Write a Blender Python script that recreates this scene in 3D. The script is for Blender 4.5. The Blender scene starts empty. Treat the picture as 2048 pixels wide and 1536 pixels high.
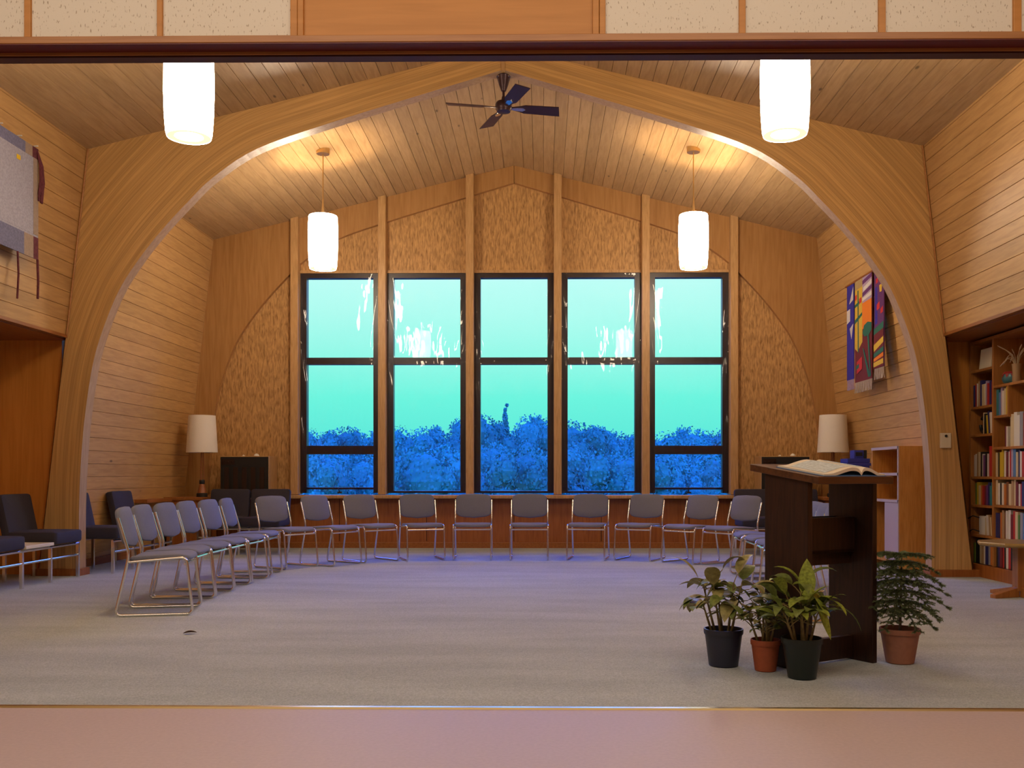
import bpy, bmesh, math, random
from mathutils import Vector, Matrix
random.seed(7)
S = bpy.context.scene
COL = S.collection
PI = math.pi

# ------------------------------------------------------------------ camera
FPX, VX, VY, YAW, CAMZ = 1900.0, 1085.0, 950.0, 0.0115, 1.03
CX = VX - FPX*math.tan(YAW)
cam = bpy.data.cameras.new('camera')
cam.sensor_width = 36; cam.lens = FPX/2048*36
cam.shift_x = -(CX-1024)/2048; cam.shift_y = (VY-768)/2048
cam.clip_end = 500; cam.clip_start = .05
co = bpy.data.objects.new('camera', cam); COL.objects.link(co)
co.location = (0, 0, CAMZ); co.rotation_euler = (PI/2, 0, YAW)
S.camera = co
FW = Vector((-math.sin(YAW), math.cos(YAW), 0)); RT = Vector((math.cos(YAW), math.sin(YAW), 0))
def at(px, py, Y):
    d = RT*((px-CX)/FPX) + FW - Vector((0, 0, 1))*((py-VY)/FPX)
    return Vector((0, 0, CAMZ)) + d*(Y/d.y)

# ------------------------------------------------------------------ world, light, exposure
W = bpy.data.worlds.new('evening_sky'); S.world = W; W.use_nodes = True
nt = W.node_tree; nt.nodes.clear()
wo = nt.nodes.new('ShaderNodeOutputWorld'); bg = nt.nodes.new('ShaderNodeBackground')
tc = nt.nodes.new('ShaderNodeTexCoord'); sx = nt.nodes.new('ShaderNodeSeparateXYZ'); cr = nt.nodes.new('ShaderNodeValToRGB')
nt.links.new(tc.outputs['Generated'], sx.inputs[0]); nt.links.new(sx.outputs[2], cr.inputs[0])
nt.links.new(cr.outputs[0], bg.inputs[0]); nt.links.new(bg.outputs[0], wo.inputs[0])
e = cr.color_ramp.elements
e[0].position = 0; e[0].color = (.05, .45, .60, 1)
e[1].position = 1; e[1].color = (.02, .18, 1.6, 1)
for p, c in ((.02, (.06, .48, .42)), (.08, (.09, .56, .45)), (.17, (.26, .60, .54)), (.24, (.36, .62, .60)), (.29, (.40, 1.35, 6.2)), (.46, (.22, 1.05, 7.6)), (.66, (.04, .30, 2.6))):
    k = e.new(p); k.color = (*c, 1)
bg.inputs[1].default_value = 1.7
LAMP_COL = (1.0, .70, .40)
SHADE_E, BULB_W, FRONT_W = 38.0, 95.0, 142.0
la = bpy.data.lights.new('front_room_light', 'AREA'); la.shape = 'RECTANGLE'; la.size = 6.5; la.size_y = .8
la.energy = FRONT_W; la.color = (1.0, .79, .60)
lo = bpy.data.objects.new('front_room_light', la); COL.objects.link(lo); lo.location = (-.4, 1.7, 4.1); lo.rotation_euler = (math.radians(22), 0, 0)
S.view_settings.view_transform = 'Standard'; S.view_settings.look = 'None'
S.view_settings.gamma = 1; S.view_settings.use_curve_mapping = False
S.view_settings.exposure = 0.0

# ------------------------------------------------------------------ materials
def newmat(name):
    m = bpy.data.materials.new(name); m.use_nodes = True
    return m, m.node_tree.nodes, m.node_tree.links, m.node_tree.nodes['Principled BSDF']
def plain(name, c, rough=.6, metal=0, spec=.5, noise=0, nscale=40, bump=0):
    m, N, L, b = newmat(name)
    b.inputs['Base Color'].default_value = (*c, 1); b.inputs['Roughness'].default_value = rough
    b.inputs['Metallic'].default_value = metal; b.inputs['Specular IOR Level'].default_value = spec
    if noise or bump:
        t = N.new('ShaderNodeTexCoord'); n = N.new('ShaderNodeTexNoise'); n.inputs['Scale'].default_value = nscale
        n.inputs['Detail'].default_value = 5; L.new(t.outputs['Object'], n.inputs['Vector'])
        if noise:
            r = N.new('ShaderNodeValToRGB'); L.new(n.outputs[0], r.inputs[0])
            r.color_ramp.elements[0].position = .3; r.color_ramp.elements[1].position = .7
            r.color_ramp.elements[0].color = (*[x*(1-noise) for x in c], 1); r.color_ramp.elements[1].color = (*[min(1, x*(1+noise)) for x in c], 1)
            L.new(r.outputs[0], b.inputs['Base Color'])
        if bump:
            bu = N.new('ShaderNodeBump'); bu.inputs['Strength'].default_value = bump; bu.inputs['Distance'].default_value = .01
            L.new(n.outputs[0], bu.inputs['Height']); L.new(bu.outputs[0], b.inputs['Normal'])
    return m
def wood(name, c, c2, axis='Z', scale=6, stretch=12, rough=.45, plank=None, var=.12, coord='Object', spec=.4, knots=0, offset=0):
    """grain stretched along an axis; plank=(axis index, width) gives every board its own tone; knots = dark specks"""
    m, N, L, b = newmat(name)
    t = N.new('ShaderNodeTexCoord'); mp = N.new('ShaderNodeMapping')
    sc = [scale*stretch]*3; sc['XYZ'.index(axis)] = scale
    mp.inputs['Scale'].default_value = sc
    L.new(t.outputs[coord], mp.inputs['Vector'])
    n = N.new('ShaderNodeTexNoise'); n.inputs['Scale'].default_value = 1; n.inputs['Detail'].default_value = 6; n.inputs['Distortion'].default_value = .6
    L.new(mp.outputs[0], n.inputs['Vector'])
    r = N.new('ShaderNodeValToRGB'); L.new(n.outputs[0], r.inputs[0])
    r.color_ramp.elements[0].position = .30; r.color_ramp.elements[0].color = (*c2, 1)
    r.color_ramp.elements[1].position = .62; r.color_ramp.elements[1].color = (*c, 1)
    out = r.outputs[0]
    if plank:
        s = N.new('ShaderNodeSeparateXYZ'); L.new(t.outputs[coord], s.inputs[0])
        a0 = N.new('ShaderNodeMath'); a0.operation = 'SUBTRACT'; a0.inputs[1].default_value = offset; L.new(s.outputs[plank[0]], a0.inputs[0])
        d = N.new('ShaderNodeMath'); d.operation = 'DIVIDE'; d.inputs[1].default_value = plank[1]; L.new(a0.outputs[0], d.inputs[0])
        fl = N.new('ShaderNodeMath'); fl.operation = 'FLOOR'; L.new(d.outputs[0], fl.inputs[0])
        wn = N.new('ShaderNodeTexWhiteNoise'); wn.noise_dimensions = '1D'; L.new(fl.outputs[0], wn.inputs['W'])
        mr = N.new('ShaderNodeMapRange'); mr.inputs[3].default_value = 1-var; mr.inputs[4].default_value = 1+var; L.new(wn.outputs[0], mr.inputs[0])
        hs = N.new('ShaderNodeHueSaturation'); L.new(mr.outputs[0], hs.inputs['Value']); L.new(out, hs.inputs['Color']); out = hs.outputs[0]
    if knots:
        v = N.new('ShaderNodeTexVoronoi'); v.inputs['Scale'].default_value = 1; mk = N.new('ShaderNodeMapping')
        ks = [knots]*3; ks['XYZ'.index(axis)] = knots*.4; mk.inputs['Scale'].default_value = ks
        L.new(t.outputs[coord], mk.inputs['Vector']); L.new(mk.outputs[0], v.inputs['Vector'])
        kr = N.new('ShaderNodeValToRGB'); kr.color_ramp.elements[0].position = .025; kr.color_ramp.elements[0].color = (1, 1, 1, 1)
        kr.color_ramp.elements[1].position = .06; kr.color_ramp.elements[1].color = (0, 0, 0, 1); L.new(v.outputs['Distance'], kr.inputs[0])
        mx = N.new('ShaderNodeMix'); mx.data_type = 'RGBA'; L.new(kr.outputs[0], mx.inputs[0]); L.new(out, mx.inputs[6])
        mx.inputs[7].default_value = (*[x*.35 for x in c2], 1); out = mx.outputs[2]
    L.new(out, b.inputs['Base Color'])
    b.inputs['Roughness'].default_value = rough; b.inputs['Specular IOR Level'].default_value = spec
    return m

PINE, PINE2 = (.55, .325, .125), (.44, .25, .088)
M = {}
M['ceil'] = wood('ceiling_boards', (.50, .33, .16), (.40, .255, .115), 'Y', 3, 10, .42, (0, .1375), .10, knots=3.2)
M['wallb'] = wood('wall_boards', PINE, PINE2, 'Y', 3, 10, .42, (2, .145), .08, knots=3.0)
M['panel_ply'] = wood('textured_plywood', (.56, .32, .12), (.26, .13, .042), 'Z', 9, 5, .5, None, spec=.35)
M['archply'] = wood('smooth_panel', (.42, .22, .075), (.34, .165, .05), 'Z', 2, 14, .4)
M['post'] = wood('post_fir', (.52, .31, .13), (.38, .21, .075), 'Z', 5, 12, .45)
M['band'] = wood('band_wood', (.45, .23, .08), (.36, .17, .052), 'X', 3, 12, .45)
M['red'] = wood('red_wood', (.34, .115, .025), (.25, .075, .014), 'Z', 3, 12, .4)
M['redY'] = wood('red_wood_side', (.34, .125, .03), (.26, .085, .018), 'Y', 3, 12, .4)
M['orange'] = wood('orange_panel', (.62, .26, .05), (.52, .20, .032), 'Z', 1.6, 16, .4)
M['orangeX'] = wood('orange_panel_wide', (.55, .24, .05), (.47, .20, .036), 'X', 1.6, 16, .45)
M['trimwood'] = wood('trim_wood', (.42, .19, .06), (.34, .14, .04), 'X', 2.5, 14, .4)
M['darktrack'] = plain('dark_track', (.055, .012, .008), .45)
M['redtrack'] = plain('red_track', (.12, .012, .010), .45)
M['tile'] = plain('acoustic_tile', (.70, .65, .55), .95)
M['shelf'] = wood('shelf_wood', (.42, .175, .045), (.32, .12, .026), 'Z', 3, 12, .42)
M['light_oak'] = wood('light_oak', (.60, .29, .07), (.47, .20, .04), 'Z', 4, 12, .42)
M['carcass_edge'] = plain('carcass_edge', (.50, .40, .38), .5)
M['lectern'] = wood('dark_walnut', (.034, .012, .006), (.013, .005, .003), 'Z', 5, 12, .42)
M['lectern_top'] = wood('dark_walnut_top', (.10, .038, .014), (.055, .021, .008), 'X', 5, 8, .4)
M['chrome'] = plain('chrome', (.80, .78, .74), .16, 1)
M['brass'] = plain('brass', (.72, .52, .26), .3, 1)
M['fabric'] = plain('grey_blue_fabric', (.175, .185, .25), .9, noise=.18, nscale=300, bump=.25)
M['navy'] = plain('navy_upholstery', (.030, .026, .040), .85, noise=.2, nscale=220, bump=.2)
M['black'] = plain('black_paint', (.012, .011, .011), .5)
M['frame'] = plain('bronze_frame', (.014, .006, .012), .35)
M['cream'] = plain('cream_plastic', (.70, .62, .45), .5)
M['white'] = plain('white_paint', (.75, .73, .68), .6)
M['shade'] = plain('linen_shade', (.78, .72, .62), .9, noise=.04, nscale=200)
M['copper'] = plain('copper_wood', (.30, .10, .035), .35)
M['fan'] = plain('dark_bronze_fan', (.05, .022, .028), .35, .4)
M['grille'] = plain('grille_brown', (.035, .016, .010), .8, spec=.2)
M['grille_dark'] = plain('grille_black', (.006, .005, .004), .5)
M['blue_box'] = plain('blue_box', (.035, .045, .33), .5)
M['soil'] = plain('potting_soil', (.05, .022, .012), 1, noise=.4, nscale=90, bump=.6)
M['leaf'] = plain('leaf_olive', (.27, .24, .085), .45, noise=.35, nscale=45)
M['leaf_green'] = plain('leaf_green', (.13, .17, .035), .45, noise=.4, nscale=60)
M['leaf_lime'] = plain('leaf_lime', (.24, .30, .04), .45, noise=.45, nscale=70)
M['needle'] = plain('needles', (.12, .16, .06), .6, noise=.3, nscale=30)
M['cane'] = plain('plant_cane', (.20, .15, .05), .7, noise=.3)
M['bark'] = plain('bark', (.09, .06, .04), .9, noise=.3)
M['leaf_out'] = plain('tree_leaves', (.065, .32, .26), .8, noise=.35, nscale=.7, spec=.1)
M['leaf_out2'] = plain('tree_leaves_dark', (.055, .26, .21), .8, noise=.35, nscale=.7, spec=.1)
M['ground'] = plain('meadow', (.10, .25, .12), 1, noise=.3, nscale=.2)
M['gold'] = plain('threshold_metal', (.75, .60, .30), .3, 1)
M['page'] = plain('paper', (.72, .64, .50), .8)
M['page_print'] = plain('printed_paper', (.50, .56, .58), .8, noise=.25, nscale=60)

# carpet: mottled grey green loop pile
m, N, L, b = newmat('carpet'); M['carpet'] = m
t = N.new('ShaderNodeTexCoord'); n1 = N.new('ShaderNodeTexNoise'); n1.inputs['Scale'].default_value = 130; n1.inputs['Detail'].default_value = 4
n2 = N.new('ShaderNodeTexNoise'); n2.inputs['Scale'].default_value = 1.6; n2.inputs['Detail'].default_value = 5
mp = N.new('ShaderNodeMapping'); mp.inputs['Scale'].default_value = (.5, 2.2, 1)
L.new(t.outputs['Object'], n1.inputs['Vector']); L.new(t.outputs['Object'], mp.inputs['Vector']); L.new(mp.outputs[0], n2.inputs['Vector'])
r1 = N.new('ShaderNodeValToRGB'); L.new(n1.outputs[0], r1.inputs[0])
r1.color_ramp.elements[0].position = .35; r1.color_ramp.elements[0].color = (.36, .40, .41, 1)
r1.color_ramp.elements[1].position = .65; r1.color_ramp.elements[1].color = (.51, .56, .58, 1)
r2 = N.new('ShaderNodeValToRGB'); L.new(n2.outputs[0], r2.inputs[0])
r2.color_ramp.elements[0].position = .35; r2.color_ramp.elements[0].color = (.86, .86, .86, 1); r2.color_ramp.elements[1].position = .65
mx = N.new('ShaderNodeMix'); mx.data_type = 'RGBA'; mx.blend_type = 'MULTIPLY'; mx.inputs[0].default_value = 1
L.new(r1.outputs[0], mx.inputs[6]); L.new(r2.outputs[0], mx.inputs[7]); L.new(mx.outputs[2], b.inputs['Base Color'])
b.inputs['Roughness'].default_value = 1; b.inputs['Specular IOR Level'].default_value = .1
bu = N.new('ShaderNodeBump'); bu.inputs['Strength'].default_value = .5; bu.inputs['Distance'].default_value = .006
L.new(n1.outputs[0], bu.inputs['Height']); L.new(bu.outputs[0], b.inputs['Normal'])
M['lino'] = plain('pinkish_flooring', (.50, .405, .405), .55, noise=.05, nscale=60, spec=.3)

# acoustic tile with short vertical fissures
m = M['tile']; N, L = m.node_tree.nodes, m.node_tree.links; b = N['Principled BSDF']
t = N.new('ShaderNodeTexCoord'); mp = N.new('ShaderNodeMapping'); mp.inputs['Scale'].default_value = (150, 150, 45); v = N.new('ShaderNodeTexNoise')
v.inputs['Scale'].default_value = 1; v.inputs['Detail'].default_value = 1
L.new(t.outputs['Object'], mp.inputs['Vector']); L.new(mp.outputs[0], v.inputs['Vector'])
r = N.new('ShaderNodeValToRGB'); L.new(v.outputs[0], r.inputs[0])
r.color_ramp.elements[0].position = .29; r.color_ramp.elements[0].color = (.40, .33, .24, 1)
r.color_ramp.elements[1].position = .36; r.color_ramp.elements[1].color = (.78, .73, .62, 1)
L.new(r.outputs[0], b.inputs['Base Color'])

def seethrough(name, refl, rough, blend=.2, tint=(1, 1, 1), bump=0, bscale=3, haze=0):
    m = bpy.data.materials.new(name); m.use_nodes = True; N = m.node_tree.nodes; L = m.node_tree.links; N.clear()
    o = N.new('ShaderNodeOutputMaterial'); mi = N.new('ShaderNodeMixShader'); tr = N.new('ShaderNodeBsdfTransparent'); gl = N.new('ShaderNodeBsdfGlossy')
    tr.inputs[0].default_value = (*tint, 1); gl.inputs['Roughness'].default_value = rough
    lw = N.new('ShaderNodeLayerWeight'); lw.inputs['Blend'].default_value = blend
    mr = N.new('ShaderNodeMapRange'); mr.inputs[3].default_value = refl; mr.inputs[4].default_value = 1; L.new(lw.outputs['Fresnel'], mr.inputs[0])
    L.new(mr.outputs[0], mi.inputs[0]); L.new(tr.outputs[0], mi.inputs[1]); L.new(gl.outputs[0], mi.inputs[2]); L.new(mi.outputs[0], o.inputs[0])
    if bump:
        t = N.new('ShaderNodeTexCoord'); mp = N.new('ShaderNodeMapping'); mp.inputs['Scale'].default_value = (bscale, bscale, bscale*.35); n = N.new('ShaderNodeTexNoise'); n.inputs['Scale'].default_value = 1
        n.inputs['Detail'].default_value = 2; L.new(t.outputs['Object'], mp.inputs['Vector']); L.new(mp.outputs[0], n.inputs['Vector'])
        bu = N.new('ShaderNodeBump'); bu.inputs['Strength'].default_value = bump; bu.inputs['Distance'].default_value = .05
        L.new(n.outputs[0], bu.inputs['Height']); L.new(bu.outputs[0], gl.inputs['Normal'])
    return m
M['glass'] = seethrough('window_glass', .0, 0, .15)
M['film'] = seethrough('plastic_film', .02, .04, bump=.33, bscale=5)
# lit glass shades
m = bpy.data.materials.new('lit_glass'); m.use_nodes = True; N = m.node_tree.nodes; N.clear(); L = m.node_tree.links
o = N.new('ShaderNodeOutputMaterial'); em = N.new('ShaderNodeEmission'); em.inputs[0].default_value = (1.0, .80, .42, 1); em.inputs[1].default_value = 1.6
L.new(em.outputs[0], o.inputs[0]); M['lit_under'] = m
m = bpy.data.materials.new('lit_glass_shade'); m.use_nodes = True; N = m.node_tree.nodes; N.clear(); L = m.node_tree.links
o = N.new('ShaderNodeOutputMaterial'); em = N.new('ShaderNodeEmission'); em.inputs[0].default_value = (1.0, .80, .58, 1); em.inputs[1].default_value = SHADE_E
L.new(em.outputs[0], o.inputs[0]); M['lit'] = m

BOOK = {'white': (.66, .62, .55), 'cream': (.60, .48, .28), 'red': (.42, .025, .02), 'navy': (.025, .025, .13), 'black': (.015, .013, .013), 'brown': (.18, .07, .03),
        'yellow': (.62, .45, .03), 'green': (.10, .22, .05), 'blue': (.09, .20, .42), 'maroon': (.16, .02, .03), 'purple': (.15, .05, .18), 'tan': (.40, .25, .12),
        'grey': (.28, .27, .30), 'orange': (.50, .16, .03), 'lilac': (.40, .30, .42), 'teal': (.03, .18, .20), 'lime green': (.25, .38, .05)}
for k, c in BOOK.items(): M['book_'+k] = plain('book_'+k.replace(' ', '_'), c, .55)

# ------------------------------------------------------------------ mesh helpers
class MB:
    def __init__(s): s.v = []; s.f = []; s.m = []; s.uv = None
    def quad(s, a, b, c, d, mi=0):
        k = len(s.v); s.v += [tuple(a), tuple(b), tuple(c), tuple(d)]; s.f.append((k, k+1, k+2, k+3)); s.m.append(mi)
    def poly(s, pts, mi=0):
        k = len(s.v); s.v += [tuple(p) for p in pts]; s.f.append(tuple(range(k, k+len(pts)))); s.m.append(mi)
    def box(s, x0, x1, y0, y1, z0, z1, mi=0, mat=None):
        P = [Vector(p) for p in ((x0, y0, z0), (x1, y0, z0), (x1, y1, z0), (x0, y1, z0), (x0, y0, z1), (x1, y0, z1), (x1, y1, z1), (x0, y1, z1))]
        if mat is not None: P = [mat @ p for p in P]
        k = len(s.v); s.v += [tuple(p) for p in P]
        for f in ((3, 2, 1, 0), (4, 5, 6, 7), (0, 1, 5, 4), (1, 2, 6, 5), (2, 3, 7, 6), (3, 0, 4, 7)):
            s.f.append(tuple(k+i for i in f)); s.m.append(mi)
        return s
    def hexa(s, low, high, mi=0):            # two quads, same winding (ccw seen from above/outside)
        k = len(s.v); s.v += [tuple(p) for p in low]+[tuple(p) for p in high]; n = len(low)
        s.f.append(tuple(k+i for i in reversed(range(n)))); s.m.append(mi)
        s.f.append(tuple(k+n+i for i in range(n))); s.m.append(mi)
        for i in range(n):
            j = (i+1) % n; s.f.append((k+i, k+j, k+n+j, k+n+i)); s.m.append(mi)
        return s
    def tube(s, pts, r, seg=10, closed=False, mi=0, r2=None):
        pts = [Vector(p) for p in pts]; n = len(pts); k = len(s.v)
        up = None
        for i, p in enumerate(pts):
            a = pts[(i-1) % n] if (i > 0 or closed) else p; b = pts[(i+1) % n] if (i < n-1 or closed) else p
            d = (b-a).normalized() if (b-a).length > 1e-9 else Vector((0, 0, 1))
            if up is None:
                up = d.orthogonal().normalized()
            up = (up-d*up.dot(d)); up = up.normalized() if up.length > 1e-6 else d.orthogonal().normalized()
            w = d.cross(up); rr = r if r2 is None else r+(r2-r)*i/max(1, n-1)
            if callable(r): rr = r(i)
            for q in range(seg):
                an = 2*PI*q/seg; s.v.append(tuple(p+up*math.cos(an)*rr+w*math.sin(an)*rr))
        rng = n if closed else n-1
        for i in range(rng):
            for q in range(seg):
                a = k+i*seg+q; b_ = k+i*seg+(q+1) % seg; c = k+((i+1) % n)*seg+(q+1) % seg; d_ = k+((i+1) % n)*seg+q
                s.f.append((a, b_, c, d_)); s.m.append(mi)
        if not closed:
            s.f.append(tuple(k+q for q in reversed(range(seg)))); s.m.append(mi)
            s.f.append(tuple(k+(n-1)*seg+q for q in range(seg))); s.m.append(mi)
        return s
    def lathe(s, prof, c=(0, 0, 0), seg=32, mi=0, cap0=False, cap1=False):
        k = len(s.v); n = len(prof)
        for (r, z) in prof:
            for q in range(seg):
                a = 2*PI*q/seg; s.v.append((c[0]+r*math.cos(a), c[1]+r*math.sin(a), c[2]+z))
        for i in range(n-1):
            for q in range(seg):
                s.f.append((k+i*seg+q, k+i*seg+(q+1) % seg, k+(i+1)*seg+(q+1) % seg, k+(i+1)*seg+q)); s.m.append(mi)
        if cap0: s.f.append(tuple(k+q for q in reversed(range(seg)))); s.m.append(mi)
        if cap1: s.f.append(tuple(k+(n-1)*seg+q for q in range(seg))); s.m.append(mi)
        return s
    def strip(s, A, B, mi=0):
        for i in range(len(A)-1): s.quad(A[i], A[i+1], B[i+1], B[i], mi)
        return s
    def grid(s, fn, nu, nv, mi=0):
        k = len(s.v)
        for i in range(nu+1):
            for j in range(nv+1): s.v.append(tuple(fn(i/nu, j/nv)))
        for i in range(nu):
            for j in range(nv):
                a = k+i*(nv+1)+j; s.f.append((a, a+nv+1, a+nv+2, a+1)); s.m.append(mi)
        return s
    def build(s, name, mats, parent=None, smooth=False, bevel=0, subsurf=0, seg=2, weld=False):
        me = bpy.data.meshes.new(name); me.from_pydata(s.v, [], s.f)
        if not isinstance(mats, (list, tuple)): mats = [mats]
        for x in mats: me.materials.append(x)
        me.polygons.foreach_set('material_index', s.m)
        if s.uv:
            u = me.uv_layers.new(name='UVMap')
            for p in me.polygons:
                for li in p.loop_indices: u.data[li].uv = s.uv[me.loops[li].vertex_index]
        if weld:
            bm = bmesh.new(); bm.from_mesh(me); bmesh.ops.remove_doubles(bm, verts=bm.verts, dist=1e-5); bm.to_mesh(me); bm.free()
        if smooth:
            me.polygons.foreach_set('use_smooth', [True]*len(me.polygons))
            try: me.set_sharp_from_angle(angle=math.radians(40))
            except Exception: pass
        me.update()
        o = bpy.data.objects.new(name, me); COL.objects.link(o)
        if parent is not None: o.parent = parent
        if subsurf:
            q = o.modifiers.new('s', 'SUBSURF'); q.levels = subsurf; q.render_levels = subsurf
        if bevel:
            q = o.modifiers.new('b', 'BEVEL'); q.width = bevel; q.segments = seg; q.limit_method = 'ANGLE'; q.angle_limit = math.radians(40)
        return o
def tag(o, label, cat, group=None, kind=None):
    o['label'] = label; o['category'] = cat
    if group: o['group'] = group
    if kind: o['kind'] = kind
    return o
def thing(name, label, cat, loc=(0, 0, 0), rz=0, group=None, kind=None):
    o = bpy.data.objects.new(name, None); o.empty_display_size = .1; COL.objects.link(o)
    o.location = loc; o.rotation_euler = (0, 0, rz)
    return tag(o, label, cat, group, kind)
def struct(o, label, cat): return tag(o, label, cat, None, 'structure')
def dup(root, loc, rz, label):
    r = root.copy(); COL.objects.link(r); r.location = loc; r.rotation_euler = (0, 0, rz); r['label'] = label
    for ch in list(root.children):
        c = ch.copy(); COL.objects.link(c); c.parent = r
        for g in ch.children:
            d = g.copy(); COL.objects.link(d); d.parent = c
    return r
def round_path(pts, r, n=5):
    """polyline with its inner corners rounded to radius r"""
    pts = [Vector(p) for p in pts]; out = [pts[0]]
    for i in range(1, len(pts)-1):
        a, b, c = pts[i-1], pts[i], pts[i+1]; u = (a-b); w = (c-b)
        k = min(r, u.length*.45, w.length*.45); p0 = b+u.normalized()*k; p1 = b+w.normalized()*k
        for j in range(n+1):
            t = j/n; out.append(p0*(1-t)**2+b*2*t*(1-t)+p1*t*t)
    out.append(pts[-1]); return out
def cushion(w, d, h, nx=8, ny=8, crown=.012, rad=.02, e_=.28):
    """upholstered pad: superellipse outline, edges rolled over, faces slightly crowned"""
    mb = MB(); n = 28; rings = []
    def outline(sc, z, add=0):
        L_ = []
        for q in range(n):
            a = 2*PI*q/n; ca, sa = math.cos(a), math.sin(a)
            L_.append((math.copysign(abs(ca)**e_, ca)*(w/2-sc), math.copysign(abs(sa)**e_, sa)*(d/2-sc), z))
        return L_
    prof = [(rad, -h/2), (rad*.3, -h/2+rad*.3), (0, -h/2+rad), (0, h/2-rad), (rad*.3, h/2-rad*.3), (rad, h/2), (min(w, d)*.25, h/2+crown*.8)]
    k = 0
    for sc, z in prof: mb.v += outline(sc, z)
    for i in range(len(prof)-1):
        for q in range(n):
            mb.f.append((i*n+q, i*n+(q+1) % n, (i+1)*n+(q+1) % n, (i+1)*n+q)); mb.m.append(0)
    mb.f.append(tuple(reversed(range(n)))); mb.m.append(0)
    mb.v.append((0, 0, h/2+crown)); c = len(mb.v)-1; b0 = (len(prof)-1)*n
    for q in range(n): mb.f.append((b0+q, b0+(q+1) % n, c)); mb.m.append(0)
    return mb

# ------------------------------------------------------------------ room dimensions
D1, D2 = 9.63, 13.35
XC, HALF, ZE, ZR, LEAN = -.40, 4.24, 4.35, 5.38, .115
SL = (ZR-ZE)/HALF
NICHE_Z = 2.45
YF = 4.18                        # front face of the header, edge of the carpet
XL, XR = -5.75, 4.80             # outer sides
def wall_dx(z): return HALF+LEAN*(ZE-z)
def roof_z(dx): return ZR-SL*dx

# ---- floor
mb = MB(); mb.box(XL-.1, XR+.1, -3.0, YF+.02, -.12, 0); struct(mb.build('floor', M['lino']), 'pinkish beige smooth floor in front of the carpet', 'floor')
mb = MB(); mb.hexa([(XL-.1, YF+.03, -.1), (XR+.1, YF+.0, -.1), (XR+.1, D2+.2, -.1), (XL-.1, D2+.2, -.1)], [(XL-.1, YF+.03, .004), (XR+.1, YF+.0, .004), (XR+.1, D2+.2, .004), (XL-.1, D2+.2, .004)])
struct(mb.build('carpet_floor', M['carpet']), 'grey green carpet covering the floor of the hall', 'carpet')
mb = MB(); mb.hexa([(XL, YF+.005, 0), (XR, YF-.025, 0), (XR, YF+.012, 0), (XL, YF+.042, 0)], [(XL, YF+.012, .007), (XR, YF-.018, .007), (XR, YF+.006, .007), (XL, YF+.036, .007)])
struct(mb.build('trim_1', M['gold']), 'thin metal strip along the edge of the carpet', 'threshold')

# ---- boards with real V grooves
GW, GD = .007, .009
def grooved(pa, pb, pitch, nrm, y0, y1, name, mat, n0=0):
    """cross-section line pa->pb (x,z) cut into boards of the given pitch, run along Y"""
    a = Vector((pa[0], pa[1])); b = Vector((pb[0], pb[1])); Ln = (b-a).length; u = (b-a)/Ln; n = Vector(nrm).normalized()
    prof = [a]; s = pitch-n0
    while s < Ln-.01:
        prof += [a+u*(s-GW/2), a+u*s-n*GD, a+u*(s+GW/2)]; s += pitch
    prof.append(b)
    mb = MB()
    for i in range(len(prof)-1):
        p, q = prof[i], prof[i+1]
        mb.quad((p.x, y0, p.y), (q.x, y0, q.y), (q.x, y1, q.y), (p.x, y1, p.y))
    # solid back
    p, q = a-n*.06, b-n*.06
    mb.quad((p.x, y0, p.y), (p.x, y1, p.y), (q.x, y1, q.y), (q.x, y0, q.y))
    return mb.build(name, mat)
for sgn, nm in ((-1, 'left'), (1, 'right')):
    dn = Vector((-sgn*SL, -1))
    o = grooved((XC, ZR), (XC+sgn*(HALF+.03), roof_z(HALF+.03)), .1415, (-sgn*SL, -1), YF+.1, D2+.25, 'ceiling_'+nm, M['ceil'])
    struct(o, f'sloping pine board ceiling, the {"west" if sgn<0 else "east"} slope of the gable', 'ceiling')
    nv = (-sgn, -LEAN)
    o = grooved((XC+sgn*wall_dx(NICHE_Z), NICHE_Z), (XC+sgn*HALF, ZE), .1455, nv, YF+.1, D1+.1, f'wall_{nm}_front', M['wallb'])
    struct(o, f'pine board wall above the {"cupboard recess" if sgn<0 else "bookshelves"}', 'wall')
    o = grooved((XC+sgn*wall_dx(0), 0), (XC+sgn*HALF, ZE), .1455, nv, D1+.1, D2+.2, f'wall_{nm}_rear', M['wallb'])
    struct(o, f'pine board wall of the rear bay beside the {"dark lounge seats" if sgn<0 else "woven banner"}', 'wall')
# recess soffits, backs and ends
xw = XC-wall_dx(NICHE_Z)
mb = MB(); mb.box(XL-.1, xw-.05, YF+.1, D1+.14, NICHE_Z-.03, NICHE_Z+.02); mb.box(xw-.06, xw+.016, YF+.1, D1+.02, NICHE_Z-.022, NICHE_Z+.008)
struct(mb.build('trim_2', M['redY']), 'wooden soffit over the recess with the lounge seats', 'soffit')
mb = MB(); mb.box(XL-.1, XL, -3, D1+.3, 0, 4.2); struct(mb.build('wall_left_outer', M['orange']), 'orange wood wall behind the lounge seats', 'wall')
mb = MB(); mb.box(XL-.1, XC-wall_dx(0)+.18, D1+.12, D1+.2, 0, NICHE_Z+.15); struct(mb.build('wall_left_end', M['orange']), 'smooth orange wood panel closing the recess beside the arch', 'wall')
xr = XC+wall_dx(NICHE_Z)
mb = MB(); mb.box(xr+.05, XR+.1, YF+.1, D1+.35, NICHE_Z-.03, NICHE_Z+.02); mb.box(xr-.016, xr+.06, YF+.1, D1+.02, NICHE_Z-.022, NICHE_Z+.008)
struct(mb.build('trim_3', M['redY']), 'wooden soffit over the recess with the bookshelves', 'soffit')
mb = MB(); mb.box(XR, XR+.1, -3, D1+.45, 0, 4.2); struct(mb.build('wall_right_outer', M['orange']), 'wood wall behind the bookshelves', 'wall')
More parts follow.
